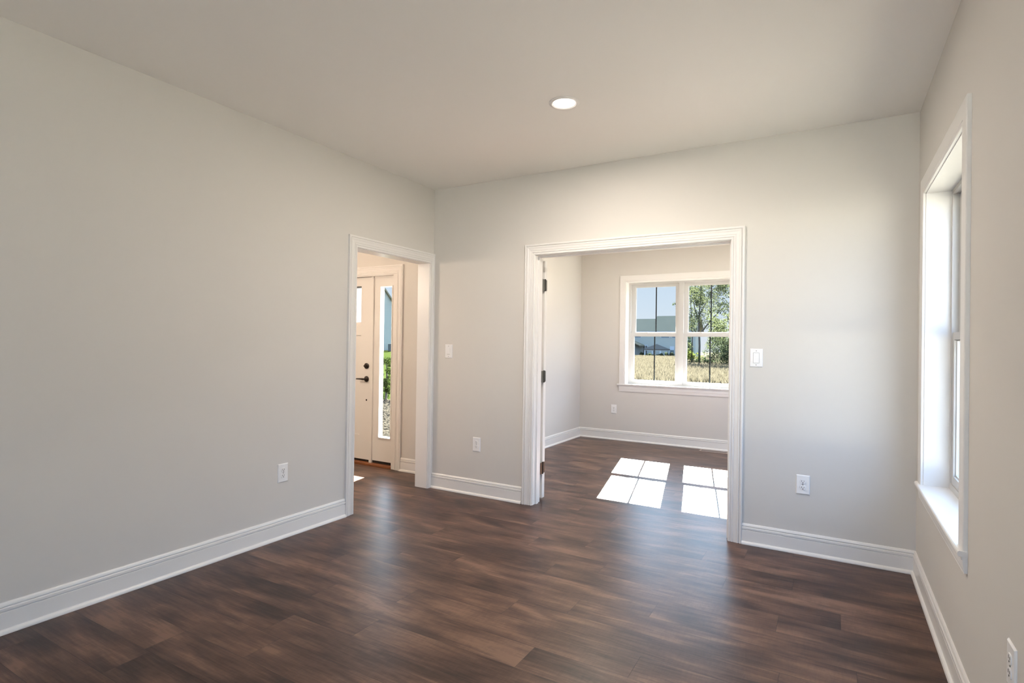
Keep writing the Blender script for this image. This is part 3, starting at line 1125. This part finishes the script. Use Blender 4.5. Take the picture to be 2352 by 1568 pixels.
bm = bmesh.new()
xs = [-160, -120, -90] + [-70 + 2 * i for i in range(36)] + [4, 8, 14, 24, 40, 70, 110]
ys = [-40, -20, -8] + [-4 + 2 * i for i in range(40)] + [80, 90, 105, 130, 180, 260]
grid = [[bm.verts.new((x, y, ground_z(x, y))) for y in ys] for x in xs]
for i in range(len(xs) - 1):
    for j in range(len(ys) - 1):
        bm.faces.new((grid[i][j], grid[i + 1][j], grid[i + 1][j + 1], grid[i][j + 1]))
struct(finish('ground', bm, gm, smooth=True), 'open ground of dry field and green lawn outside', 'ground')

bm = bmesh.new()
box(bm, -2.9, -0.13, FY + FT, 2.1, -0.5, -0.06)
struct(finish('porch_slab', bm, M['concrete']), 'grey concrete landing outside the front door', 'porch')

# foundation under the house so that the floor does not hover
bm = bmesh.new()
box(bm, -0.13, 3.80, -6.77, 3.65, -0.7, -0.121)
box(bm, -2.88, -0.131, -3.2, 0.514, -0.7, -0.121)
struct(finish('foundation', bm, M['concrete']), 'concrete footing below the rooms', 'foundation')

# ------------------------------------------------------------------ dry grass field (uncountable)
rng = np.random.default_rng(5)


def blades(name, pts, hmin, hmax, wid, lean, material, seed=1, n=5, spread=0.12):
    rg_ = np.random.default_rng(seed)
    V, F = [], []
    for (x, y, z) in pts:
        for k in range(n):
            a = rg_.uniform(0, 2 * math.pi)
            ox, oy = rg_.normal(0, spread, 2)
            h = rg_.uniform(hmin, hmax)
            lx, ly = rg_.normal(0, lean, 2) * h
            w = wid * rg_.uniform(0.6, 1.4)
            cx, sy_ = math.cos(a) * w, math.sin(a) * w
            i = len(V)
            V += [(x + ox - cx * 0.4, y + oy - sy_ * 0.4, z - 0.03), (x + ox + cx * 0.4, y + oy + sy_ * 0.4, z - 0.03),
                  (x + ox + lx * 0.7 + cx, y + oy + ly * 0.7 + sy_, z + h * 0.72), (x + ox + lx, y + oy + ly, z + h),
                  (x + ox + lx * 0.7 - cx, y + oy + ly * 0.7 - sy_, z + h * 0.72)]
            F += [(i, i + 1, i + 2, i + 4), (i + 4, i + 2, i + 3)]
    me = bpy.data.meshes.new(name)
    me.from_pydata(V, [], F)
    me.materials.append(material)
    o = bpy.data.objects.new(name, me)
    COL.objects.link(o)
    return o


def leaf_mat(name, c0, c1, trans=0.5, scale=1.5):
    m = bpy.data.materials.new(name)
    m.use_nodes = True
    t_ = m.node_tree
    t_.nodes.clear()
    out = N(t_, 'ShaderNodeOutputMaterial')
    g = N(t_, 'ShaderNodeNewGeometry')
    n_ = N(t_, 'ShaderNodeTexNoise')
    n_.inputs['Scale'].default_value = scale
    n_.inputs['Detail'].default_value = 5
    n_.inputs['Roughness'].default_value = 0.7
    t_.links.new(g.outputs['Position'], n_.inputs['Vector'])
    rp = N(t_, 'ShaderNodeValToRGB')
    rp.color_ramp.elements[0].position = 0.36
    rp.color_ramp.elements[0].color = (*c0, 1)
    rp.color_ramp.elements[1].position = 0.64
    rp.color_ramp.elements[1].color = (*c1, 1)
    t_.links.new(n_.outputs[0], rp.inputs[0])
    d_ = N(t_, 'ShaderNodeBsdfDiffuse')
    tr_ = N(t_, 'ShaderNodeBsdfTranslucent')
    mx_ = N(t_, 'ShaderNodeMixShader')
    mx_.inputs[0].default_value = trans
    t_.links.new(rp.outputs[0], d_.inputs[0])
    t_.links.new(rp.outputs[0], tr_.inputs[0])
    t_.links.new(d_.outputs[0], mx_.inputs[1])
    t_.links.new(tr_.outputs[0], mx_.inputs[2])
    t_.links.new(mx_.outputs[0], out.inputs[0])
    return m


M['drygrass'] = leaf_mat('dry_grass_blades', (0.045, 0.039, 0.0255), (0.079, 0.069, 0.048), 0.35, 2.2)
pts = []
for k in range(24000):
    D = 26 + 72 * rng.random() ** 1.35
    ang = math.radians(rng.uniform(2.0, 22.5))
    x = CAM.x - D * math.sin(ang)
    y = CAM.y + D * math.cos(ang)
    pts.append((x, y, ground_z(x, y)))
o = blades('field_grass', pts, 0.15, 0.55, 0.016, 0.20, M['drygrass'], seed=3, n=7, spread=0.34)
tag(o, 'tall straw coloured grass covering the field beyond the twin window', 'grass', kind='stuff')

# ------------------------------------------------------------------ far house
M['siding_far'] = mat('far_siding', (0.190, 0.198, 0.170), 0.8, 0.2)
M['roof_far'] = mat('far_shingles', (0.120, 0.108, 0.073), 0.9, 0.1, vary=0.12, vary_scale=0.8)
M['whitetrim'] = mat('far_white_trim', (0.24, 0.26, 0.265), 0.6, 0.2)
M['darkglass'] = mat('far_dark_glass', (0.05, 0.068, 0.07), 0.4, 0.3)
M['bronze_panel'] = mat('far_door_brown', (0.045, 0.042, 0.032), 0.6, 0.3)
M['tan_roof'] = mat('gazebo_shingles', (0.040, 0.038, 0.034), 0.9, 0.1)
M['tan_dark'] = mat('porch_shade', (0.13, 0.14, 0.14), 0.9, 0.1)

HY = 100.0
GZ = -0.62


def prism_roof(bm, x0, x1, y0, y1, ze, zr, ov=0.4):
    """gable roof, ridge along x"""
    ym = (y0 + y1) / 2
    th = 0.25
    a = [(x0, y0 - ov, ze), (x0, ym, zr), (x0, y1 + ov, ze), (x0, y1 + ov, ze - th), (x0, ym, zr - th), (x0, y0 - ov, ze - th)]
    lo = [bm.verts.new(p) for p in a]
    hi = [bm.verts.new((x1, p[1], p[2])) for p in a]
    n = len(a)
    for k in range(n):
        bm.faces.new((lo[k], lo[(k + 1) % n], hi[(k + 1) % n], hi[k]))
    bm.faces.new(lo)
    bm.faces.new(list(reversed(hi)))


fh = empty('farmhouse', (-22, HY + 4, GZ))
tag(fh, 'big grey roofed house with pale blue siding across the dry field', 'house')


def part(name, m_, parent, fn, off):
    bm_ = bmesh.new()
    fn(bm_)
    for v in bm_.verts:
        v.co -= Vector(off)
    return finish(name, bm_, m_, parent)


OFF = (-22, HY + 4, GZ)
part('wall', M['siding_far'], fh, lambda b_: box(b_, -38, -18.5, HY, HY + 4.6, GZ, 4.15), OFF)
part('roof', M['roof_far'], fh, lambda b_: (prism_roof(b_, -26.3, -18.1, HY, HY + 5.2, 4.30, 7.27), prism_roof(b_, -38.5, -26.3, HY, HY + 4.6, 4.30, 6.74)), OFF)
part('gutter', M['whitetrim'], fh, lambda b_: box(b_, -38.5, -18.1, HY - 0.55, HY - 0.38, 3.98, 4.22), OFF)
for (x, z0, z1, w) in ((-29.4, 3.05, 3.60, 0.75), (-24.0, 3.05, 3.65, 0.75), (-22.3, 3.05, 3.6, 0.4)):
    f = part('window', M['whitetrim'], fh, lambda b_: box(b_, x - w - 0.1, x + w + 0.1, HY - 0.06, HY + 0.01, z0 - 0.1, z1 + 0.1), OFF)
    part('pane', M['darkglass'], f, lambda b_: box(b_, x - w, x + w, HY - 0.09, HY - 0.05, z0, z1), OFF)
f = part('window', M['whitetrim'], fh, lambda b_: box(b_, -23.1, -22.3, HY - 0.06, HY + 0.01, 0.05, 1.45), OFF)
part('pane', M['darkglass'], f, lambda b_: box(b_, -23.05, -22.35, HY - 0.09, HY - 0.05, 0.1, 0.75), OFF)
f = part('door', M['whitetrim'], fh, lambda b_: box(b_, -28.3, -27.3, HY - 0.06, HY + 0.01, -0.3, 1.65), OFF)
part('pane', M['bronze_panel'], f, lambda b_: (box(b_, -28.2, -27.82, HY - 0.09, HY - 0.05, -0.25, 1.5), box(b_, -27.7, -27.4, HY - 0.09, HY - 0.05, -0.25, 1.5)), OFF)
part('step', M['whitetrim'], fh, lambda b_: box(b_, -28.4, -27.0, HY - 1.2, HY, GZ, -0.30), OFF)


# low side wing with a sloping roof edge
def wing(b_):
    v = [(-34, HY - 2.5, GZ), (-29.0, HY - 2.5, GZ), (-29.0, HY - 2.5, 1.55), (-31.2, HY - 2.5, 2.8), (-34, HY - 2.5, 1.2)]
    lo = [b_.verts.new(p) for p in v]
    hi = [b_.verts.new((p[0], HY, p[2])) for p in v]
    b_.faces.new(lo)
    b_.faces.new(list(reversed(hi)))
    for k in range(5):
        b_.faces.new((lo[k], lo[(k + 1) % 5], hi[(k + 1) % 5], hi[k]))


part('wing', M['siding_far'], fh, wing, OFF)


def wing_roof(b_):
    v = [(-27.9, 1.60), (-31.2, 3.02), (-34.4, 1.5), (-34.4, 1.3), (-31.2, 2.82), (-27.9, 1.40)]
    lo = [b_.verts.new((p[0], HY - 2.9, p[1])) for p in v]
    hi = [b_.verts.new((p[0], HY, p[1])) for p in v]
    b_.faces.new(lo)
    b_.faces.new(list(reversed(hi)))
    for k in range(6):
        b_.faces.new((lo[k], lo[(k + 1) % 6], hi[(k + 1) % 6], hi[k]))


part('wing_roof', M['roof_far'], fh, wing_roof, OFF)
part('wing_window', M['darkglass'], fh, lambda b_: box(b_, -30.6, -30.0, HY - 2.56, HY - 2.49, 0.0, 1.0), OFF)

# gazebo in front of the house
gz = empty('gazebo', (-25.3, HY - 4.5, GZ))
tag(gz, 'open gazebo with hipped roof on white posts before the house', 'gazebo')
bm = bmesh.new()
ze, zp = 1.38, 2.45
c = [bm.verts.new(p) for p in ((-1.75, -1.75, ze), (1.75, -1.75, ze), (1.75, 1.75, ze), (-1.75, 1.75, ze))]
c2 = [bm.verts.new(p) for p in ((-1.75, -1.75, ze + 0.14), (1.75, -1.75, ze + 0.14), (1.75, 1.75, ze + 0.14), (-1.75, 1.75, ze + 0.14))]
top = bm.verts.new((0, 0, zp))
bm.faces.new(c)
for k in range(4):
    bm.faces.new((c[k], c[(k + 1) % 4], c2[(k + 1) % 4], c2[k]))
    bm.faces.new((c2[k], c2[(k + 1) % 4], top))
finish('roof', bm, M['tan_roof'], gz)
bm = bmesh.new()
box(bm, -1.6, 1.6, -1.6, 1.6, ze - 0.15, ze)
finish('beam', bm, M['whitetrim'], gz)
for px_, py_ in ((-1.5, -1.5), (1.5, -1.5), (1.5, 1.5), (-1.5, 1.5), (0, -1.5)):
    bm = bmesh.new()
    box(bm, px_ - 0.10, px_ + 0.10, py_ - 0.10, py_ + 0.10, 0, ze - 0.15)
    finish('post', bm, M['whitetrim'], gz)
gz.location = (-24.35, HY - 4.5, GZ)
gz.rotation_euler = (0, 0, math.radians(-12))

# ------------------------------------------------------------------ plants
M['bark'] = mat('bark', (0.050, 0.046, 0.040), 0.9, 0.1, vary=0.3, vary_scale=9)
M['leaf_pale'] = leaf_mat('pale_willow_leaf', (0.034, 0.042, 0.020), (0.056, 0.063, 0.030), 0.5, 1.1)
M['leaf_dark'] = leaf_mat('bush_leaf', (0.022, 0.029, 0.017), (0.036, 0.045, 0.024), 0.45, 1.3)
M['leaf_lime'] = leaf_mat('lime_leaf', (0.030, 0.040, 0.009), (0.058, 0.066, 0.016), 0.5, 1.6)
M['needle'] = leaf_mat('conifer_needle', (0.012, 0.023, 0.012), (0.022, 0.036, 0.019), 0.3, 2.0)
M['shrub_leaf'] = leaf_mat('entry_shrub_leaf', (0.010, 0.018, 0.005), (0.036, 0.050, 0.013), 0.45, 9.0)


def crown(name, blobs, n, size, m_, parent, seed=0, flat=0.0):
    """leaf quads through a set of ellipsoids (cx, cy, cz, rx, ry, rz)"""
    g = np.random.default_rng(seed)
    vol = np.array([b_[3] * b_[4] * b_[5] for b_ in blobs])
    vol = vol ** 0.8
    cnt = (vol / vol.sum() * n).astype(int) + 1
    V, F = [], []
    for b_, k in zip(blobs, cnt):
        d = g.normal(size=(k, 3))
        d /= np.linalg.norm(d, axis=1)[:, None]
        r = g.uniform(0.25, 1.0, size=(k, 1)) ** 0.5
        p = np.array(b_[:3]) + d * r * np.array(b_[3:6])
        for q in p:
            s = size * g.uniform(0.6, 1.4)
            a = g.normal(size=3)
            a /= np.linalg.norm(a)
            c_ = np.cross(a, g.normal(size=3))
            c_ /= np.linalg.norm(c_)
            i = len(V)
            V += [tuple(q - a * s), tuple(q + c_ * s * 0.5), tuple(q + a * s), tuple(q - c_ * s * 0.5)]
            F.append((i, i + 1, i + 2, i + 3))
    me = bpy.data.meshes.new(name)
    me.from_pydata(V, [], F)
    me.materials.append(m_)
    o_ = bpy.data.objects.new(name, me)
    COL.objects.link(o_)
    if parent is not None:
        o_.parent = parent
    return o_


def tree(loc, label, blobs, trunk, n, size, m_, cat='tree', seed=0, group=None, name='tree'):
    o_ = empty(name, loc)
    tag(o_, label, cat, group)
    if trunk:
        bm_ = bmesh.new()
        for pts_, rad in trunk:
            tube(bm_, pts_, rad, 8)
        finish('trunk', bm_, M['bark'], o_, smooth=True)
    crown('crown', blobs, n, size, m_, o_, seed)
    return o_


TY = 50.0
gzt = -0.50
# big pale tree: trunk fork near the middle of the right-hand sash
g = np.random.default_rng(21)
blobs = []
for k in range(84):
    a = g.uniform(0, 2 * math.pi)
    rr_ = 3.2 * math.sqrt(g.random())
    zz = g.uniform(1.9, 9.8)
    sc = 1.0
    blobs.append((rr_ * math.cos(a) * sc + 1.9, rr_ * math.sin(a) * sc, zz, g.uniform(0.4, 0.85), g.uniform(0.4, 0.85), g.uniform(0.35, 0.75)))
tree((-7.75, TY, gzt), 'tall pale leaved tree with slender forked trunk at the field edge', blobs,
     [([(0, 0, -0.1), (0.05, 0, 2.0), (-0.05, 0, 4.0), (0.05, 0, 6.2), (0.15, 0, 9.0)], [0.12, 0.09, 0.07, 0.045, 0.015]),
      ([(-0.02, 0, 4.2), (-0.40, 0, 5.4), (-0.62, 0.1, 6.4), (-0.8, 0.1, 8.0)], [0.06, 0.05, 0.035, 0.015]),
      ([(0.0, 0, 4.8), (0.5, 0.2, 6.0), (1.1, 0.2, 7.4)], [0.05, 0.04, 0.015]),
      ([(0.0, 0, 3.0), (1.0, 0.3, 4.4), (2.1, 0.3, 5.6)], [0.08, 0.06, 0.03])],
     17000, 0.066, M['leaf_pale'], seed=4)
# drooping lower foliage, right
g = np.random.default_rng(8)
blobs = [(g.uniform(-1.2, 2.6), g.uniform(-1, 1), g.uniform(0.3, 3.0), 0.75, 0.7, 0.6) for k in range(24)]
tree((-5.2, TY - 1.5, gzt), 'dense grey green thicket right of the pale tree', blobs,
     [([(0.4, 0, -0.1), (0.5, 0, 1.6), (0.9, 0.1, 3.0)], [0.12, 0.08, 0.03]), ([(1.4, 0, -0.1), (1.6, 0, 1.4), (1.3, 0.1, 2.8)], [0.10, 0.07, 0.03])],
     9000, 0.062, M['leaf_dark'], cat='thicket', seed=6, name='thicket')
g = np.random.default_rng(17)
blobs = [(g.uniform(-0.9, 0.9), g.uniform(-0.6, 0.6), g.uniform(0.2, 1.6), 0.45, 0.4, 0.38) for k in range(14)]
tree((-8.35, TY - 0.5, gzt), 'yellow green bush at the foot of the pale tree', blobs,
     [([(0, 0, -0.1), (0.05, 0, 0.6), (0, 0, 1.3)], [0.06, 0.05, 0.02])], 900, 0.085, M['leaf_lime'], cat='bush', seed=9, name='bush')
blobs = [(g.uniform(-1.1, 1.1), g.uniform(-0.5, 0.5), g.uniform(0.1, 1.0), 0.5, 0.4, 0.35) for k in range(12)]
tree((-7.0, TY - 1.0, gzt), 'dark low bush between the pale tree and the thicket', blobs,
     [([(0, 0, -0.1), (0.05, 0, 0.5), (0, 0, 1.0)], [0.06, 0.05, 0.02])], 1000, 0.08, M['leaf_dark'], cat='bush', seed=10, name='bush')
# trailing branch of a second tree reaching into the left-hand sash
g = np.random.default_rng(3)
blobs = [(g.uniform(-0.9, 0.9), g.uniform(-0.5, 0.5), g.uniform(5.3, 8.2), 0.5, 0.5, 0.4) for k in range(12)] + [(-1.52, 0, 6.14, 0.22, 0.2, 0.26)]
tree((-8.95, TY + 1.5, gzt), 'thin leafy tree whose branch pokes past the window mullion', blobs,
     [([(0.3, 0, -0.1), (0.25, 0, 3.0), (0.1, 0, 5.5), (0, 0, 8.0)], [0.07, 0.055, 0.035, 0.015]), ([(0.2, 0, 4.8), (-0.7, 0, 5.7), (-1.5, 0, 6.1)], [0.05, 0.035, 0.012])],
     900, 0.115, M['leaf_dark'], seed=12)
# conifer by the far house
cb = [(0, 0, 0.35 + 0.42 * k, 0.85 * (1 - k / 8.4), 0.85 * (1 - k / 8.4), 0.42) for k in range(8)]
tree((-13.05, 70.0, -0.52), 'dark pointed conifer beside the blue house wall', cb, [([(0, 0, -0.1), (0, 0, 3.2)], [0.10, 0.02])], 1500, 0.10, M['needle'], seed=13, name='conifer')
# backdrop trees beyond the right part of the house
for k, (x, y, h) in enumerate(((-15.6, 112, 8.5), (-7.0, 109, 10.0))):
    g = np.random.default_rng(40 + k)
    blobs = [(g.uniform(-2.6, 2.6), g.uniform(-1.5, 1.5), g.uniform(1.5, h), 1.2, 1.1, 1.0) for q in range(22)]
    tree((x, y, -0.6), ('leafy tree just past the end of the far house', 'taller distant tree behind the thicket, farther past the far house')[k], blobs,
         [([(0, 0, -0.1), (0.1, 0, h * 0.5), (0, 0, h * 0.9)], [0.22, 0.16, 0.04])], 1500, 0.24, M['leaf_pale'], seed=50 + k)
# hedge plants along the house
for k, (x, w_) in enumerate(((-30.0, 0.9), (-27.2, 0.55), (-24.9, 0.5), (-23.0, 0.5), (-21.2, 0.6), (-29.0, 0.4))):
    g = np.random.default_rng(70 + k)
    hh_ = (0.70, 0.3, 0.22, 0.2, 0.4, 0.4)[k]
    yy = HY - (7.5, 3.2, 7.4, 7.2, 7.6, 6.4)[k]
    blobs = [(g.uniform(-w_, w_), g.uniform(-0.3, 0.3), g.uniform(0.25, hh_ + 0.3), 0.34, 0.32, 0.28) for q in range(8)]
    tree((x, yy, -0.56), ('dark rounded shrub at the corner of the low wing', 'small dark shrub by the far brown door', 'dark shrub between the gazebo posts', 'dark shrub just beyond the right gazebo post',
                          'rounded shrub under the far ground-floor window', 'little shrub beside the low wing')[k], blobs, None, 420, 0.11, M['leaf_dark'], cat='shrub', seed=80 + k, group='shrubs before the far house', name='shrub')

# ------------------------------------------------------------------ neighbour house seen through the sidelight
M['siding_near'] = mat('blue_siding', (0.200, 0.212, 0.188), 0.7, 0.3)
t = M['siding_near'].node_tree
b = t.nodes['Principled BSDF']
geo = N(t, 'ShaderNodeNewGeometry')
sp = N(t, 'ShaderNodeSeparateXYZ')
t.links.new(geo.outputs['Position'], sp.inputs[0])
dv = N(t, 'ShaderNodeMath', operation='MULTIPLY')
dv.inputs[1].default_value = 1 / 0.13
t.links.new(sp.outputs[2], dv.inputs[0])
fr_ = N(t, 'ShaderNodeMath', operation='FRACT')
t.links.new(dv.outputs[0], fr_.inputs[0])
bp = N(t, 'ShaderNodeBump')
bp.inputs['Strength'].default_value = 0.4
bp.inputs['Distance'].default_value = 0.02
t.links.new(fr_.outputs[0], bp.inputs['Height'])
t.links.new(bp.outputs[0], b.inputs['Normal'])

NX = -20.0
nh = empty('neighbour_house', (-25, 17, 0.6))
tag(nh, 'light blue sided gable wall of the house beyond the sidelight', 'house')
OFN = (-25, 17, 0.6)


def gable_wall(b_):
    v = [(12.0, 0.2), (22.0, 0.2), (22.0, 3.20), (17.0, 7.86), (12.0, 3.20)]
    lo = [b_.verts.new((NX, p[0], p[1])) for p in v]
    hi = [b_.verts.new((NX - 11, p[0], p[1])) for p in v]
    b_.faces.new(lo)
    b_.faces.new(list(reversed(hi)))
    for k in range(5):
        b_.faces.new((lo[k], lo[(k + 1) % 5], hi[(k + 1) % 5], hi[k]))


part('wall', M['siding_near'], nh, gable_wall, OFN)


def gable_roof(b_):
    v = [(22.35, 2.95), (17.0, 7.94), (11.65, 2.95), (11.65, 2.83), (17.0, 7.82), (22.35, 2.83)]
    lo = [b_.verts.new((NX + 0.12, p[0], p[1])) for p in v]
    hi = [b_.verts.new((NX - 11.2, p[0], p[1])) for p in v]
    b_.faces.new(lo)
    b_.faces.new(list(reversed(hi)))
    for k in range(6):
        b_.faces.new((lo[k], lo[(k + 1) % 6], hi[(k + 1) % 6], hi[k]))


part('roof', M['roof_far'], nh, gable_roof, OFN)
ac = empty('air_conditioner', (-19.35, 20.62, ground_z(-19.35, 20.62)))
tag(ac, 'small grey air conditioner box against the blue house', 'air conditioner')
bm = bmesh.new()
box(bm, -0.15, 0.15, -0.14, 0.14, 0.0, 0.44)
finish('cabinet', bm, mat('ac_grey', (0.075, 0.085, 0.08), 0.6, 0.3), ac, bevel=0.02)
bm = bmesh.new()
lathe(bm, [(0.11, 0.44), (0.11, 0.455), (0.03, 0.46)], (0, 0, 0), seg=24)
finish('fan_grille', bm, M['slot'], ac)
mtr = empty('utility_meter', (NX + 0.02, 20.28, 1.12))
tag(mtr, 'grey meter with a conduit on the blue house wall', 'utility meter')
bm = bmesh.new()
box(bm, 0.0, 0.06, -0.05, 0.05, 0.0, 0.16)
finish('meter_box', bm, mat('meter_grey', (0.09, 0.10, 0.10), 0.6, 0.3), mtr)
bm = bmesh.new()
tube(bm, [(0.03, 0.0, 0.0), (0.03, 0.0, -0.25)], [0.018, 0.018], 8)
finish('conduit', bm, M['steel'], mtr)


# ------------------------------------------------------------------ entry bed: shrubs, boulders of the stone mulch
def along(D, off):
    a = math.radians(42.83)
    return (CAM.x - D * math.sin(a) + off * math.cos(a), CAM.y + D * math.cos(a) + off * math.sin(a))


for k, (D, off, hh_, rw) in enumerate(((14.0, -0.02, 1.05, 0.34), (14.6, -0.75, 0.95, 0.38), (14.5, 0.85, 0.9, 0.4))):
    x, y = along(D, off)
    g = np.random.default_rng(90 + k)
    blobs = []
    for q in range(15):
        z_ = g.uniform(0.08, hh_)
        blobs.append((g.uniform(-rw, rw) * (1.1 - 0.6 * z_ / hh_), g.uniform(-rw, rw) * (1.1 - 0.6 * z_ / hh_), z_, 0.13, 0.13, 0.10))
    tree((x, y, ground_z(x, y)), ('ragged green shrub framed by the sidelight above the stones', 'left-hand companion of the ragged shrub outside the entry', 'right-hand companion of the ragged shrub outside the entry')[k], blobs,
         [([(0, 0, -0.05), (0.03, 0, hh_ * 0.5), (0, 0, hh_)], [0.03, 0.022, 0.008]), ([(0, 0, 0.2), (0.15, 0.05, hh_ * 0.6)], [0.014, 0.006]), ([(0, 0, 0.3), (-0.14, -0.05, hh_ * 0.7)], [0.014, 0.006])],
         5200, 0.020, M['shrub_leaf'], cat='shrub', seed=95 + k, name='entry_shrub')

g = np.random.default_rng(33)
V, F = [], []
base = bmesh.new()
bmesh.ops.create_icosphere(base, subdivisions=1, radius=1.0)
bv = np.array([v.co[:] for v in base.verts])
bf = [[v.index for v in f.verts] for f in base.faces]
base.free()
for k in range(7000):
    D = g.uniform(6.3, 14.2)
    x, y = along(D, g.uniform(-0.9, 0.9))
    if x > -2.2 and y < 2.3:
        continue
    s = g.uniform(0.018, 0.055)
    sc = np.array([s * g.uniform(0.8, 1.5), s * g.uniform(0.8, 1.5), s * g.uniform(0.4, 0.8)])
    a = g.uniform(0, math.pi)
    p = bv * (1 + g.normal(0, 0.14, size=(len(bv), 1))) * sc
    q = np.stack([p[:, 0] * math.cos(a) - p[:, 1] * math.sin(a), p[:, 0] * math.sin(a) + p[:, 1] * math.cos(a), p[:, 2]], 1) + np.array([x, y, ground_z(x, y) + s * 0.2])
    i = len(V)
    V += [tuple(v) for v in q]
    F += [[i + j for j in f] for f in bf]
me = bpy.data.meshes.new('stone_mulch')
me.from_pydata(V, [], F)
me.materials.append(mat('mulch_stone', (0.030, 0.026, 0.020), 1.0, 0.0, vary=0.45, vary_scale=9))
o = bpy.data.objects.new('stone_mulch', me)
COL.objects.link(o)
tag(o, 'loose tan stones covering the planting bed outside the sidelight', 'stones', kind='stuff')
